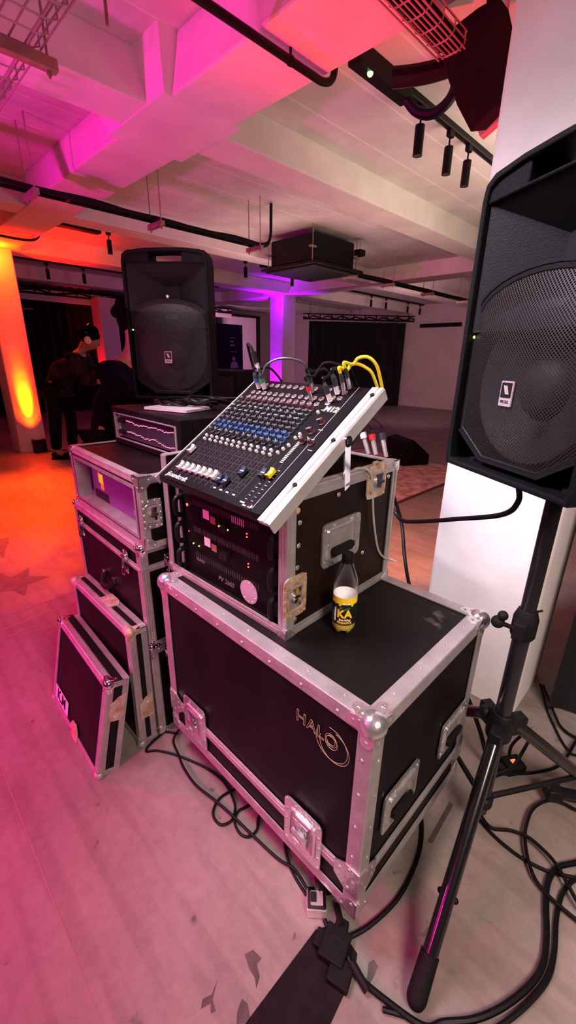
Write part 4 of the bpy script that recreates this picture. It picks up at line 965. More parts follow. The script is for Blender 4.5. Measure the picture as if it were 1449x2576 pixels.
b = MB(); b.cyl((0, 0, 0), (.07, 0, 0), .007); b.build('body', 'plastic', t); MB().cyl((.07, 0, 0), (.10, 0, 0), .0065).build('blue_ring', 'bluering', t)
# grey braided lead hanging over the open rack's side
def rackpt(x, z, out=.008):
    return tuple(RM @ Vector((x, -out, z)))
t = thing('braided_lead', 'grey braided lead hanging down the side of the open rack', 'cable')
b = MB(); b.tube(smooth_path([tuple(RM @ Vector((.262, .03, .36))), rackpt(.27, .394, -.012), rackpt(.305, .385, .01), rackpt(.332, .325), rackpt(.345, .26), rackpt(.362, .20), rackpt(.392, .125), rackpt(.43, .085), rackpt(.465, .066)], 7), .0034, 8); b.build('sleeve', 'braid', t)
a = Vector(rackpt(.463, .067)); c = Vector(rackpt(.492, .052)); e = Vector(rackpt(.512, .043)); b = MB(); b.cyl(a, c, .0048); b.build('plug_body', 'tablet', t); b = MB(); b.cyl(c, e, .003); b.sph(e, .003, 6); b.build('plug_tip', 'chrome', t)

# plugs in the desk, built in the desk's sloping frame
def D(p): return tuple(MM @ Vector(p))
def plug_lead(x, y, lab, tip, band, path, body=.034, r=.0075, sleeve=.022, lean=(0, 0), wire='cable', wr=.0034):
    t = thing('audio_lead', lab, 'cable', group='leads plugged into the mixing desk')
    n = Vector((lean[0], lean[1], 1)).normalized(); o = Vector((x, y, .004))
    b = MB(MM); b.cyl(o, o+n*sleeve, r*.86, n=14); b.build('plug_sleeve', tip, t)
    b = MB(MM); b.cyl(o+n*sleeve, o+n*(sleeve+body*.7), r, r*.9, n=14); b.cyl(o+n*(sleeve+body*.7), o+n*(sleeve+body), r*.8, r*.45, n=14); b.build('plug_body', 'greyplug', t)
    if band: b = MB(MM); b.cyl(o+n*(sleeve-.001), o+n*(sleeve+.011), r*1.06, n=14); b.build('colour_band', band, t)
    e = o+n*(sleeve+body); pts = [tuple(e-n*.004), tuple(e+n*.010)]+[(q[0], q[1], q[2]*(.46 if q[2] > 0 else 1)) for q in path]
    b = MB(MM); b.tube(smooth_path(pts, 6), wr, 8); b.build('wire', wire, t)
    return t
plug_lead(.403, .388, 'blue-ringed lead in the desk, leftmost of all its plugs', 'tablet', 'bluering', [(.44, .385, .105), (.47, .38, .06), (.48, .37, -.04), (.46, .36, -.12)], .03, .0085, lean=(.25, .05))
plug_lead(.403, .362, 'green-ringed lead in the desk beside the blue-ringed one', 'tablet', 'greenring', [(.425, .372, .085), (.445, .36, .125), (.47, .33, .135), (.49, .29, .11), (.50, .26, .05), (.49, .25, -.05)], .03, .0085, lean=(.25, .05), wire='cablegrey')
t = thing('inline_connector', 'black cable connector arching up behind the blue-ringed plug', 'connector')
b = MB(MM); b.cyl((.428, .386, .048), (.438, .389, .070), .0065, n=14); b.build('metal_end', 'tablet', t); b = MB(MM); b.cyl((.438, .389, .070), (.450, .397, .100), .0088, .007, n=14); b.build('boot', 'rubber', t)
b = MB(MM); b.tube(smooth_path([(.449, .396, .098), (.455, .404, .112), (.462, .418, .118), (.468, .432, .112), (.47, .444, .09), (.465, .452, .05), (.46, .458, .0), (.46, .46, -.1)], 6), .0042, 8); b.build('wire', 'cable', t)
plug_lead(.372, .140, 'red-banded jack lead standing in the middle of the desk', 'steelnut', 'red', [(.42, .15, .105), (.45, .155, .10), (.48, .16, .04), (.48, .16, -.08)], .028, .0065, .030, lean=(.22, .05))
plug_lead(.408, .165, 'dark jack lead just behind the red-banded one', 'steelnut', None, [(.45, .168, .09), (.47, .15, .115), (.48, .12, .10), (.485, .10, .05), (.48, .09, -.06)], .03, .0065, .026, lean=(.2, .05))
plug_lead(.378, .080, 'white-sleeved jack lead nearest the M12 plate on the desk', 'white', None, [(.41, .092, .12), (.45, .10, .11), (.48, .10, .03), (.48, .1, -.08)], .032, .0075, .022, lean=(.2, .12))
plug_lead(.410, .079, 'white-sleeved jack lead behind the one nearest the M12 plate', 'white', None, [(.45, .085, .12), (.48, .08, .08), (.49, .08, -.05)], .034, .0075, .022, lean=(.2, .05))
plug_lead(.414, .058, 'thin-shafted jack with yellow lead, third from the desk right edge', 'steelnut', None, [(.455, .064, .098), (.468, .058, .112), (.478, .046, .104), (.485, .028, .07), (.488, .016, .02), (.485, .01, -.06)], .028, .006, .030, lean=(.25, .06), wire='yellow', wr=.0042)
plug_lead(.434, .056, 'thin-shafted jack with yellow lead arching highest over the desk back', 'steelnut', None, [(.470, .052, .115), (.482, .040, .135), (.492, .020, .128), (.496, .006, .09), (.494, .0, .03), (.485, .0, -.06)], .03, .006, .030, lean=(.2, .02), wire='yellow', wr=.0042)
def hanging_plug(p0, p1, cap, lab):
    t = thing('hanging_plug', lab, 'connector', group='plugs hanging behind the open rack')
    p0, p1 = Vector(p0), Vector(p1); d = p1-p0
    b = MB(); b.cyl(p0+d*.22, p1, .0085, .0075, n=14); b.build('shaft', 'dullsteel', t)
    b = MB(); b.cyl(p0, p0+d*.26, .0115, n=14); b.build('end_cap', cap, t)
    b = MB(); b.tube(smooth_path([tuple(p0+d*.05), tuple(p0-d*.4), (1.06, .80, 1.27), (.99, .74, 1.28)], 6), .0035, 8); b.build('wire', 'cable', t)
hanging_plug((1.251, .877, 1.160), (1.255, .848, 1.088), 'white', 'white-capped plug hanging behind the open rack')
hanging_plug((1.271, .852, 1.155), (1.270, .826, 1.086), 'red', 'red-capped plug hanging behind the open rack')
hanging_plug((1.386, .885, 1.142), (1.378, .849, 1.057), 'greyplug', 'slim grey plug hanging furthest right behind the open rack')
# tangle lying on the equaliser rack
rnd = random.Random(5)
for i, lab in enumerate(('black cable coiled on the equaliser rack nearest the tablet', 'black cable crossing the equaliser rack towards the left speaker', 'black cable lying at the right end of the equaliser rack', 'dark red-lit cable heaped at the back of the equaliser rack')):
    pts = []
    for q in range(16):
        a = q*.9+i; r = .07+.03*math.sin(q*1.7+i)
        pts.append((.94+.07*i*.6+r*math.cos(a)+rnd.uniform(-.02, .02), 1.62-.09*i+r*1.1*math.sin(a), 1.2125+.006*(q % 4)+.008*i+rnd.uniform(0, .006)))
    cable('tangled_cable', pts, .0052, lab, group='cables heaped on the equaliser rack')

# ================================================================== people
def skin(name, J, B, m, parent, sub=2, root='pelvis'):
    ks = list(J); me = bpy.data.meshes.new(name); me.from_pydata([J[k][:3] for k in ks], [(ks.index(a), ks.index(b)) for a, b in B], []); me.update()
    o = bpy.data.objects.new(name, me); COL.objects.link(o); o.parent = parent
    o.modifiers.new('Skin', 'SKIN')
    for i, k in enumerate(ks):
        r = J[k][3]; me.skin_vertices[0].data[i].radius = r if isinstance(r, tuple) else (r, r)
    me.skin_vertices[0].data[ks.index(root) if root in ks else 0].use_root = True
    s = o.modifiers.new('Sub', 'SUBSURF'); s.levels = sub; s.render_levels = sub
    dg = bpy.context.evaluated_depsgraph_get(); dg.update()
    m2 = bpy.data.meshes.new_from_object(o.evaluated_get(dg)); o.modifiers.clear(); o.data = m2; m2.name = name
    m2.polygons.foreach_set('use_smooth', [True]*len(m2.polygons)); m2.materials.clear(); m2.materials.append(MT[m]); return o
def hand(J, B, tag_, w, p, d, side):
    """palm from wrist w to p, fingers along d (slightly curled)"""
    w, p, d = Vector(w), Vector(p), Vector(d).normalized(); s = d.cross(Vector((0, 0, 1))).normalized()*side; dn = Vector((0, 0, -1))
    J[tag_+'palm'] = (*p, .021); B.append((tag_+'wrist', tag_+'palm'))
    for i, (off, ln) in enumerate(((-.03, .07), (-.01, .082), (.01, .078), (.03, .062))):
        b0 = p+d*.03+s*off; m = b0+d*ln*.55+dn*.006; e = m+d*ln*.4+dn*.024
        for nm, q, r in (('a', b0, .0105), ('b', m, .009), ('c', e, .0075)): J[tag_+'f%d%s' % (i, nm)] = (*q, r)
        B += [(tag_+'palm', tag_+'f%da' % i), (tag_+'f%da' % i, tag_+'f%db' % i), (tag_+'f%db' % i, tag_+'f%dc' % i)]
    t0 = p-d*.01-s*.03; t1 = t0+d*.035-s*.02; t2 = t1+d*.03
    for nm, q, r in (('ta', t0, .012), ('tb', t1, .0105), ('tc', t2, .008)): J[tag_+nm] = (*q, r)
    B += [(tag_+'palm', tag_+'ta'), (tag_+'ta', tag_+'tb'), (tag_+'tb', tag_+'tc')]
def person(loc, rz, lab, lean, armL, armR, top, k=1.0, headturn=0.0, headdown=0.0):
    """faces local +X; lean = forward shift of the chest; armX = (elbow, wrist, hand direction)"""
    t = thing('person', lab, 'person', loc, rz); t.scale = (k, k, k)
    sh = 1.40-.35*lean; cx = lean
    nk = (cx+.07, 0, sh+.10); hd = (cx+.13+.05*headdown, 0, sh+.23-.06*headdown)
    J = {'pelvis': (0, 0, .95, (.12, .09)), 'spine': (cx*.35, 0, 1.12, (.11, .085)), 'chest': (cx*.85, 0, sh-.10, (.12, .085)), 'collar': (cx, 0, sh+.0, (.065, .06)), 'neck': (*nk, .055), 'head': (*hd, (.078, .095)), 'crown': (hd[0]+.01, 0, hd[2]+.11, (.070, .085))}
    B = [('pelvis', 'spine'), ('spine', 'chest'), ('chest', 'collar'), ('collar', 'neck'), ('neck', 'head'), ('head', 'crown')]
    # face: brow, nose, chin
    J['nose'] = (hd[0]+.105, 0, hd[2]+.015, .013); J['chin'] = (hd[0]+.065, 0, hd[2]-.075, .035); B += [('head', 'nose'), ('head', 'chin')]
    for s, nm, arm in ((1, 'l', armL), (-1, 'r', armR)):
        J[nm+'shoulder'] = (cx-.01, s*.18, sh-.02, .05); J[nm+'elbow'] = (*arm[0], .045); J[nm+'wrist'] = (*arm[1], .030)
        B += [('collar', nm+'shoulder'), (nm+'shoulder', nm+'elbow'), (nm+'elbow', nm+'wrist')]
        hand(J, B, nm, arm[1], Vector(arm[1])+Vector(arm[2]).normalized()*.06, arm[2], s)
        J[nm+'ear'] = (hd[0]-.01, s*.088, hd[2]+.01, .022); B.append(('head', nm+'ear'))
        st = .05*s
        J[nm+'hip'] = (0, s*.095, .88, .088); J[nm+'knee'] = (.02+st, s*.12, .50, .062); J[nm+'ankle'] = (-.02+st, s*.13, .09, .042); J[nm+'toe'] = (.13+st, s*.14, .035, .035)
        B += [('pelvis', nm+'hip'), (nm+'hip', nm+'knee'), (nm+'knee', nm+'ankle'), (nm+'ankle', nm+'toe')]
    skin('body', J, B, 'skin', t)
    g = lambda r, e: tuple(x+e for x in r) if isinstance(r, tuple) else r+e
    kt = ['pelvis', 'spine', 'chest', 'collar']; J2 = {q: (*J[q][:3], g(J[q][3], .055)) for q in kt}; J2['hem'] = (0, 0, .86, (.165, .13)); B2 = [('pelvis', 'spine'), ('spine', 'chest'), ('chest', 'collar'), ('pelvis', 'hem')]
    for nm in 'lr':
        for q in ('shoulder', 'elbow'): J2[nm+q] = (*J[nm+q][:3], J[nm+q][3]+.034)
        w = Vector(J[nm+'wrist'][:3]); e = Vector(J[nm+'elbow'][:3]); J2[nm+'cuff'] = (*(w+(e-w)*.12), .043)
        B2 += [('collar', nm+'shoulder'), (nm+'shoulder', nm+'elbow'), (nm+'elbow', nm+'cuff')]
    skin('jacket' if top == 'camo' else 'shirt', J2, B2, top, t)
    J3 = {'pelvis': (0, 0, .96, (.155, .125))}; B3 = []
    for nm in 'lr':
        J3[nm+'hip'] = (*J[nm+'hip'][:3], .108); J3[nm+'knee'] = (*J[nm+'knee'][:3], .082); a = J[nm+'ankle']; J3[nm+'hem'] = (a[0], a[1], .10, .066); B3 += [('pelvis', nm+'hip'), (nm+'hip', nm+'knee'), (nm+'knee', nm+'hem')]
    skin('trousers', J3, B3, 'trouser', t)
    for s, nm in ((1, 'l'), (-1, 'r')):
        a = J[nm+'ankle']; z = J[nm+'toe']; b = MB(); b.sph((z[0]-.01, z[1], .045), .06, 10, (1.25, .85, .75)); b.sph((a[0]-.01, a[1], .05), .058, 10, (1.1, .8, .85)); b.box(a[0]-.06, z[0]+.06, a[1]-.045, a[1]+.05, 0, .02); b.build('shoe', 'rubber', t)
    b = MB(); h = Vector(hd); b.sph((h.x-.02, 0, h.z+.065), .112, 14, (1.08, .95, 1.0))
    rn = random.Random(3)
    for i in range(60):
        a = rn.uniform(0, 2*PI); e = rn.uniform(.0, 1.4); q = Vector((math.cos(a)*math.cos(e)*.115-.03, math.sin(a)*math.cos(e)*.105, math.sin(e)*.11+.065))
        if q.x > .06 and q.z < .10: continue
        b.sph((h.x+q.x, q.y, h.z+q.z), rn.uniform(.02, .035), 5)
    b.build('hair', 'hair', t)
    b = MB()
    for s in (-1, 1): b.sph((h.x+.078, s*.032, h.z+.03), .011, 6, (.6, 1, .7))
    b.build('eyes', 'white', t)
    b = MB(); b.sph((h.x+.085, 0, h.z-.042), .016, 6, (.5, 1.3, .4)); b.build('mouth', 'knobred', t)
    return t, Matrix.Translation(loc) @ Matrix.Rotation(rz, 4, 'Z') @ Matrix.Diagonal((k, k, k, 1)) @ Matrix.Translation(h)
PA, HA = person((2.02, 6.55, 0), -.72, 'person in dark patterned jacket and headphones bending over by the orange column', .34, ((.42, .24, 1.02), (.62, .16, .98), (1, 0, -.1)), ((.42, -.24, 1.0), (.62, -.16, .98), (1, 0, -.1)), 'camo', 1.08, 0, 1.0)
PB, HB = person((1.20, 2.90, 0), -.85, 'person in plain navy shirt with back to the camera beside the left speaker', .14, ((.14, .28, 1.12), (.34, .22, 1.12), (1, 0, -.2)), ((.22, -.28, 1.14), (.46, -.22, 1.16), (1, .1, -.1)), 'navy', .985)
t = thing('headphones', 'white headphones worn by the person in the patterned jacket', 'headphones'); t.matrix_world = HA
b = MB()
for s in (-1, 1): b.sph((-.01, s*.108, .01), .042, 10, (1, .5, 1.1))
b.build('ear_cup', 'white', t)
b = MB(); b.tube([(-.01+.0, .118*math.cos(a), .02+.175*math.sin(a)) for a in [PI*i/16 for i in range(17)]], .010, 8); b.build('headband', 'white', t)

# ================================================================== things on the ceiling
SOF = 2.93
def track(name, p0, p1, lab, z=2.905):
    t = thing(name, lab, 'light track'); p0 = Vector((*p0, z)); p1 = Vector((*p1, z)); d = (p1-p0); L = d.length; a = math.atan2(d.y, d.x)
    M = Matrix.Translation(p0) @ Matrix.Rotation(a, 4, 'Z')
    b = MB(M); b.box(0, L, -.018, .018, -.010, SOF-z); b.build('rail', 'blackmetal', t, smooth=False)
    b = MB(M)
    for s in (-1, 1): b.box(0, L, s*.018-.003, s*.018+.003, -.014, -.009)
    b.build('rail_lips', 'ampgrey', t, smooth=False); return t
T1 = track('light_track', (2.30, 1.80), (6.6, 1.80), 'black light track on the ceiling in front of the white column')
track('light_track', (2.2, 6.15), (6.8, 6.15), 'long black light track behind the left speaker top')
track('light_track', (8.5, 6.9), (13-.5, 6.95), 'far black light track above the corner drape')
track('light_track', (2.2, 8.95), (6.6, 8.95), 'black light track furthest back beyond the orange column')
def spot():
    t = thing('track_spotlight', '', 'spotlight', (0, 0, 0), 0, 0, 'cylinder spotlights on the ceiling tracks')
    MB().box(-.03, .03, -.016, .016, -.045, 0).build('adaptor', 'blackmetal', t, smooth=False, bevel=.003)
    MB().cyl((0, 0, -.10), (0, 0, -.04), .006).build('stem', 'blackmetal', t)
    b = MB(); b.lathe([(.026, -.255), (.030, -.258), (.030, -.10), (.026, -.097), (.001, -.097)], 24); b.build('cylinder', 'blackmetal', t)
    MB().cyl((0, 0, -.256), (0, 0, -.25), .024).build('lens', 'chrome', t)
    return t
sp = spot(); spots = [(2.94, 1.80, 2.895, 'cylinder spotlight nearest the camera on the track by the white column'), (3.34, 1.80, 2.895, 'middle of three cylinder spotlights on the track by the white column'), (3.64, 1.80, 2.895, 'third cylinder spotlight on the track, nearest the white column edge'),
    (2.82, 6.15, 2.895, 'cylinder spotlight over the orange-lit ceiling left of the left speaker'), (5.10, 6.15, 2.895, 'cylinder spotlight just right of the left speaker top'), (6.20, 6.15, 2.895, 'cylinder spotlight in front of the purple column top'),
    (9.8, 6.91, 2.895, 'first cylinder spotlight from left on the far track'), (10.49, 6.92, 2.895, 'second cylinder spotlight from left on the far track'), (11.6, 6.93, 2.895, 'third cylinder spotlight from left on the far track'), (12.3, 6.94, 2.895, 'rightmost cylinder spotlight on the far track'),
    (2.93, 8.95, 2.895, 'left of two small spotlights beyond the orange column'), (3.55, 8.95, 2.895, 'right of two small spotlights beyond the orange column'), (6.3, 8.95, 2.895, 'small far spotlight between left speaker and purple column')]
for i, (x, y, z, lab) in enumerate(spots):
    o = sp if i == 0 else copy_tree(sp); o.location = (x, y, z); o['label'] = lab
t = thing('track_power_box', 'long black box with green light at the end of the near track', 'power box', (2.26, 1.80, 2.86))
MB().box(-.02, .50, -.04, .04, -.02, .07).build('housing', 'blackmetal', t, smooth=False, bevel=.005); MB().sph((.10, -.02, -.022), .016, 8).build('indicator', 'led_g', t)
t = thing('track_power_box', 'long black box on the track in front of the purple column', 'power box', (5.75, 6.15, 2.87))
MB().box(-.30, .30, -.05, .05, -.03, .066).build('housing', 'blackmetal', t, smooth=False, bevel=.005)
t = thing('track_power_box', 'flat black box at the left end of the track above the orange glow', 'power box', (2.36, 6.15, 2.87))
MB().box(-.25, .35, -.06, .06, -.03, .066).build('housing', 'blackmetal', t, smooth=False, bevel=.005)
def conduit(name, pts, r, lab, clips=()):
    t = thing(name, lab, 'pipe'); MB().tube(smooth_path(pts, 5), r, 10).build('pipe', 'blackmetal', t)
    b = MB()
    for (x, y, z) in clips: b.cyl((x, y, z-.01), (x, y, 2.72 if 1.57 < x < 2 else SOF), .006); b.lathe([(r+.003, -.008), (r+.003, .008)], 14, frame((x, y, z), (0, 1, 0), (0, 0, 1)))
    b.build('clip', 'blackmetal', t)
conduit('ceiling_conduit', [(-1.2, 1.76, 2.655), (.6, 1.76, 2.655), (1.5, 1.76, 2.655), (1.86, 1.76, 2.655), (1.97, 1.76, 2.66), (2.035, 1.76, 2.70), (2.05, 1.76, 2.80), (2.05, 1.76, 2.92)], .017, 'black conduit crossing under the near ceiling beam', ((.4, 1.76, 2.655), (1.74, 1.76, 2.655)))
conduit('ceiling_conduit', [(.9, 6.35, 2.67), (1.5, 6.35, 2.67), (1.9, 6.35, 2.67), (2.03, 6.35, 2.72), (2.06, 6.35, 2.82), (2.06, 6.35, 2.92)], .014, 'thin black conduit under the beam over the orange column', ((1.2, 6.35, 2.67),))
conduit('ceiling_duct', [(2.17, 1.50, 2.66), (2.21, 1.42, 2.655), (2.26, 1.33, 2.66), (2.32, 1.22, 2.68)], .04, 'thick dark duct bending behind the hung black speaker')
conduit('ceiling_hose', [(2.72, 1.80, 2.88), (2.76, 1.74, 2.80), (2.78, 1.66, 2.76), (2.78, 1.58, 2.76), (2.76, 1.50, 2.80), (2.75, 1.47, 2.92)], .028, 'dark hose looping below the near light track')
# cable trays on hangers
def tray(x0, x1, y, z, lab, n=5):
    t = thing('cable_tray', lab, 'cable tray'); b = MB()
    for s in (-.05, .05): b.box(x0, x1, y+s-.004, y+s+.004, z, z+.03)
    q = x0
    while q < x1: b.box(q, q+.02, y-.05, y+.05, z, z+.006); q += .25
    b.build('tray', 'blackmetal', t, smooth=False)
    rn = random.Random(n); c = MB()
    for k in range(n):
        pts = [(x0+(x1-x0)*i/14, y-.035+.07*k/(n-1)+rn.uniform(-.008, .008), z+.02+rn.uniform(0, .02)) for i in range(15)]; c.tube(smooth_path(pts, 3), .0105, 6)
    c.build('tray_cables', 'cable', t); return t
tray(-1.5, 3.45, 3.92, 2.50, 'black cable tray crossing the near ceiling bay to above the left speaker')
tray(4.85, 12.5, 4.12, 2.50, 'black cable tray running from the ceiling unit to the far right wall', 6)
o = MB(); o.tube(smooth_path([(3.35, 3.90, 2.53), (3.50, 3.88, 2.54), (3.57, 3.88, 2.62), (3.58, 3.88, 2.8), (3.58, 3.88, 2.92)], 6), .014, 8); o.tube(smooth_path([(3.3, 3.95, 2.53), (3.53, 3.93, 2.53), (3.61, 3.93, 2.62), (3.62, 3.93, 2.8), (3.62, 3.93, 2.92)], 6), .014, 8)
tag(o.build('riser_cable', 'cable', None), 'pair of black cables rising from the tray end to the ceiling', 'cable')
def hanger(x, y, z, lab, w=.24, ax='y'):
    t = thing('tray_hanger', lab, 'hanger', (x, y, z), 0 if ax == 'y' else PI/2, 0, 'threaded-rod hangers under the ceiling')
    b = MB(); b.box(-.02, .02, -w/2, w/2, -.042, -.002); b.build('strut', 'bronze', t, smooth=False, bevel=.002)
    b = MB()
    for s in (-1, 1): b = MB(); b.cyl((0, s*(w/2-.03), -.065), (0, s*(w/2-.03), SOF-z), .005, n=8); b.cyl((0, s*(w/2-.03), -.055), (0, s*(w/2-.03), -.042), .011, n=6); b.build('threaded_rod', 'bronze', t, smooth=False)
    return t
for (x, y, lab) in ((1.25, 3.90, 'tray hanger in the magenta-lit bay at left'), (2.24, 3.92, 'tray hanger in the middle of the near cable tray'), (3.38, 3.92, 'tray hanger at the end of the near cable tray'), (5.30, 4.12, 'tray hanger beside the black ceiling unit'), (6.25, 4.12, 'first tray hanger right of the black ceiling unit'), (7.5, 4.12, 'second tray hanger right of the black ceiling unit'), (8.9, 4.12, 'third tray hanger right of the black ceiling unit'), (9.9, 4.12, 'last visible tray hanger before the right speaker')):
    hanger(x, y, 2.50, lab)
# black ceiling cassette
t = thing('ceiling_cassette', 'black square air unit hung from the ceiling on rods', 'air conditioner', (4.86, 4.44, 2.50), 0)
MB().box(-.40, .40, -.40, .40, .05, .36).build('case', 'blackmetal', t, smooth=False, bevel=.02)
b = MB(); b.prism(rrect(1.0, 1.0, .02), .0, .03); b.prism(rrect(.9, .9, .02), -.02, .0); b.build('fascia', 'plastic', t, bevel=.006)
b = MB()
for s in (-1, 1):
    b.box(-.3, .3, s*.40-.02, s*.40+.02, -.022, -.018); b.box(s*.40-.02, s*.40+.02, -.3, .3, -.022, -.018)
b.build('outlet_slots', 'dark', t, smooth=False)
for x, y in ((-.44, -.40), (.44, -.40), (-.44, .40), (.44, .40)): b = MB(); b.cyl((x, y, .0), (x, y, .43), .006); b.box(x-.05, x+.05, y-.02, y+.02, .18, .2); b.build('threaded_rod', 'bronze', t)
t = thing('ceiling_bracket', 'black bracket fixed right of the hung ceiling unit', 'bracket', (5.35, 4.02, 2.72)); MB().box(-.06, .06, -.05, .05, 0, .07).build('plate', 'blackmetal', t, smooth=False); MB().cyl((0, 0, .07), (0, 0, .21), .006).build('rod', 'bronze', t)
# wire baskets
def basket(M, L, W, H, lab, step=.10):
    t = thing('wire_basket', lab, 'cable basket'); b = MB(M); r = .0035
    for k in range(7):
        y = -W/2+W*k/6; b.tube([(0, y, 0), (L, y, 0)], r, 6)
    for s in (-1, 1):
        for h in (H*.5, H): b.tube([(0, s*W/2, h), (L, s*W/2, h)], r, 6)
    q = 0
    while q <= L: b.tube([(q, -W/2, H), (q, -W/2, .012), (q, -W/2+.03, -.002), (q, W/2-.03, -.002), (q, W/2, .012), (q, W/2, H)], r, 6); q += step
    b.build('wires', 'basket', t); return t
basket(Matrix.Translation((.66, .2, 2.50)) @ Matrix.Rotation(PI/2, 4, 'Z'), 5.2, .32, .06, 'wire cable basket hung at the top left corner')
hanger(.62, 2.19, 2.485, 'tray hanger carrying the wire basket at the top left corner', .5, 'x')
o = MB().cyl((.945, 1.88, 2.50), (.945, 1.88, 2.936), .006).build('drop_rod', 'bronze', None); tag(o, 'single dark rod hanging from the ceiling near the wire basket', 'rod')
o = MB().tube([(.52, 1.2, 2.56), (.53, 2.2, 2.56), (.52, 5.0, 2.56)], .022, 8).build('basket_cable', 'cable', None); tag(o, 'thick dark cable lying in the top left wire basket', 'cable')
basket(Matrix.Translation((-.5, 1.13, 2.56)), 2.53, .11, .05, 'red-lit wire basket under the beam beside the white column', .09)
for i, (y, lab) in enumerate(((1.165, 'dark red-lit cable bundle lying nearest in the red-lit basket'), (1.13, 'dark cable bundle in the middle of the red-lit basket'), (1.095, 'dark cable bundle lying furthest in the red-lit basket'))):
    o = MB().tube(smooth_path([(-.5+2.52*q/9, y+.008*math.sin(q*2+i), 2.585) for q in range(10)], 4), .016, 8).build('cable_bundle', 'cable', None); tag(o, lab, 'cable', 'cable bundles in the red-lit basket')
# hung loudspeaker seen against the column
t = thing('hung_speaker', 'black angular loudspeaker hung from the ceiling beside the white column', 'speaker', (2.10, 0, 0))
poly = [(1.222, 2.64), (1.19, 2.69), (1.08, 2.712), (1.0, 2.715), (.955, 2.66), (.93, 2.60), (.938, 2.37), (1.04, 2.305), (1.12, 2.42), (1.19, 2.55)]
b = MB(YZ); b.prism(poly, 0, .16, None, [(1.075+(y-1.075)*.7, 2.53+(z-2.53)*.75) for y, z in poly]); b.build('cabinet', 'drape', t, bevel=.006)
MB().cyl((.08, 1.07, 2.6), (.08, 1.07, 2.93), .014).build('hanging_pole', 'blackmetal', t)
t = thing('ceiling_bracket', 'pale bracket plate lit red below the hung black speaker', 'bracket', (2.36, 0, 0))
MB(YZ).prism([(1.17, 2.47), (1.12, 2.385), (1.03, 2.43), (1.0, 2.52), (1.05, 2.60), (1.15, 2.58)], 0, .04).build('plate', 'panelwhite', t, bevel=.004); MB().cyl((.02, 1.09, 2.55), (.02, 1.09, 2.93), .01).build('rod', 'panelwhite', t)
# up-lights at the columns
def uplight(x, y, lab, rz=0):
    t = thing('uplight', lab, 'floor light', (x, y, 0), rz, 0, 'up-lights at the foot of the columns'); b = MB(); b.box(-.085, .085, -.07, .05, .008, .20); b.build('housing', 'plastic', t, smooth=False, bevel=.01)
    MB().prism(circ(.055, 20), .198, .203).build('lens', 'chrome', t); b = MB(); b.box(-.07, -.03, -.072, -.069, .03, .05); b.box(.02, .03, -.072, -.069, .035, .045); b.build('display', 'ampgrey', t, smooth=False)
    b = MB()
    for s in (-1, 1): b.box(s*.07-.015, s*.07+.015, -.06, .04, 0, .01)
    b.build('foot', 'rubber', t, smooth=False); return t
uplight(1.83, 7.13, 'black up-light box at the foot of the orange-lit column')
cable('uplight_lead', [(1.90, 7.06, .03), (2.0, 6.98, .008), (2.12, 6.95, .008), (2.16, 7.02, .008), (2.08, 7.06, .008), (1.99, 7.02, .008), (2.05, 6.85, .008), (2.4, 6.9, .008)], .006, 'black lead coiled beside the up-light at the orange column')

# ================================================================== light
def area(loc, to, size, power, col, spread=180):
    l = bpy.data.lights.new('area', 'AREA'); l.energy = power; l.color = col; l.size = size; l.spread = math.radians(spread)
    o = bpy.data.objects.new('area', l); COL.objects.link(o); o.location = loc; o.rotation_euler = (Vector(to)-Vector(loc)).to_track_quat('-Z', 'Y').to_euler(); return o
def spotl(loc, to, ang, power, col, blend=.5, rad=.04):
    l = bpy.data.lights.new('spot', 'SPOT'); l.energy = power; l.color = col; l.spot_size = math.radians(ang); l.spot_blend = blend; l.shadow_soft_size = rad
    o = bpy.data.objects.new('spot', l); COL.objects.link(o); o.location = loc; o.rotation_euler = (Vector(to)-Vector(loc)).to_track_quat('-Z', 'Y').to_euler(); return o
def pt(loc, power, col, rad=.05):
    l = bpy.data.lights.new('point', 'POINT'); l.energy = power; l.color = col; l.shadow_soft_size = rad
    o = bpy.data.objects.new('point', l); COL.objects.link(o); o.location = loc; return o
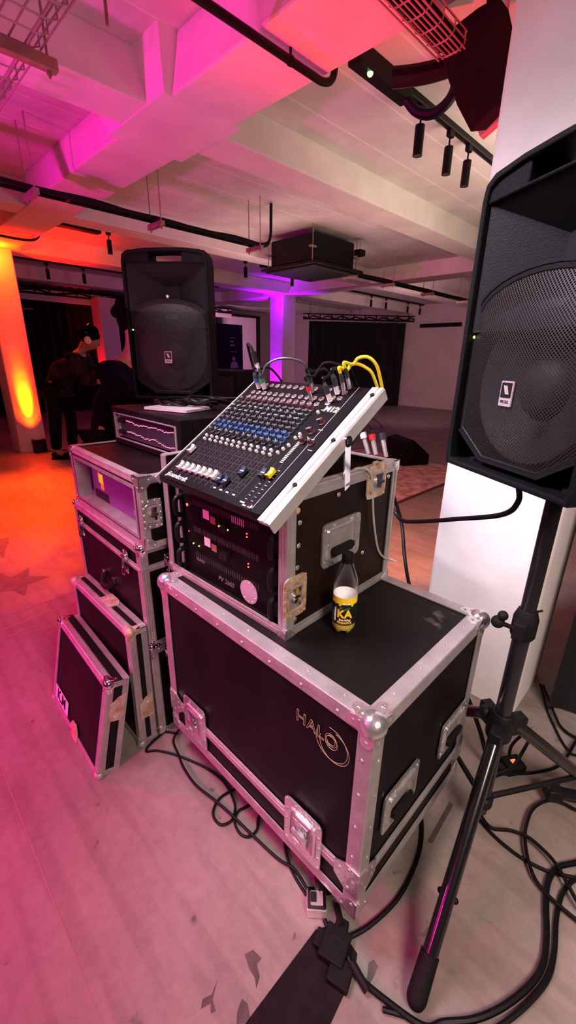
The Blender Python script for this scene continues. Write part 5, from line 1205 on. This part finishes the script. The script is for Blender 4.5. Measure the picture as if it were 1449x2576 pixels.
# unseen soft lamps added for column, floor, ceiling bays and far walls
area((.1, 1.35, 2.62), (1.75, .4, .6), .7, 27, (.98, .84, .97), 76)
area((.1, -1.1, 2.1), (1.2, .0, .1), .7, 28, (1, .76, .66), 120)
area((3.9, 1.0, 1.6), (4.3, 2.1, 2.9), 1.2, 27, (1, .76, .58), 150)
area((1.2, 1.9, 1.5), (1.9, 2.4, 2.9), 1.2, 5, (1, .35, .5))
area((4.6, 4.4, 1.6), (4.6, 4.4, 3), 1.6, 13, (1, .62, .56), 140)
area((7.5, 4.5, 1.7), (12.6, 7.5, 1.6), 1.4, 24, (1, .55, .58), 120)
area((7.0, 10.4, 1.6), (9.6, 12.2, 1.5), 1.0, 40, (.95, .35, .65), 130)
# magenta and pink stage wash from the left
spotl((-2.4, 2.6, 2.2), (.5, 1.45, .35), 46, 280, (1, .03, .40), .7, .15)
spotl((-1.0, 3.3, 1.5), (1.5, 3.2, 2.85), 70, 330, (1, .01, .5), .7, .1)
spotl((-.6, 1.6, 1.2), (1.5, 2.0, 2.85), 75, 26, (1, .05, .33), .7, .1)
spotl((-2.2, 1.0, 2.0), (-.25, 1.4, 0), 62, 430, (1, .02, .34), .9, .15)
spotl((-1.5, 4.4, 2.2), (.2, 2.6, 0), 60, 520, (1, .02, .20), .9, .15)
# coloured up-lights, plus unseen points and spots added to strengthen their glow
spotl((1.80, 7.13, .21), (1.76, 7.30, 2.0), 70, 1100, (1, .006, .0), .9, .03)
spotl((1.80, 7.10, .21), (1.79, 7.235, .68), 21, 420, (1, .42, .0), 1.0, .03)
pt((1.70, 7.02, 2.60), 5, (1, .42, .0), .03)  # added point that brightens the soffit above the orange column
pt((2.6, 6.8, 2.35), 20, (1, .01, .0), .1)
spotl((1.5, 6.2, 2.4), (.95, 4.9, 0), 62, 1500, (1, .06, .0), 1.0, .08)
spotl((7.12, 7.70, .2), (7.22, 7.70, 2.6), 60, 600, (.42, .0, 1), .9, .03)
pt((6.95, 7.45, 2.5), 10, (.45, .0, 1), .05)
spotl((1.80, .93, .12), (1.70, 1.18, 2.7), 50, 420, (1, .02, .04), 1.0, .05)
spotl((1.95, 1.25, .9), (3.4, 1.9, 0), 110, 165, (1, .27, .13), .9, .05)  # added downward spot that warms the rug and nearby floor
spotl((4.35, 11.5, .25), (4.74, 11.5, 2.3), 50, 160, (1, .01, .03), .8, .05)
w = bpy.data.worlds.new('room'); SC.world = w; w.use_nodes = True
bg = w.node_tree.nodes['Background']; bg.inputs[0].default_value = (.55, .25, .30, 1); bg.inputs[1].default_value = .05
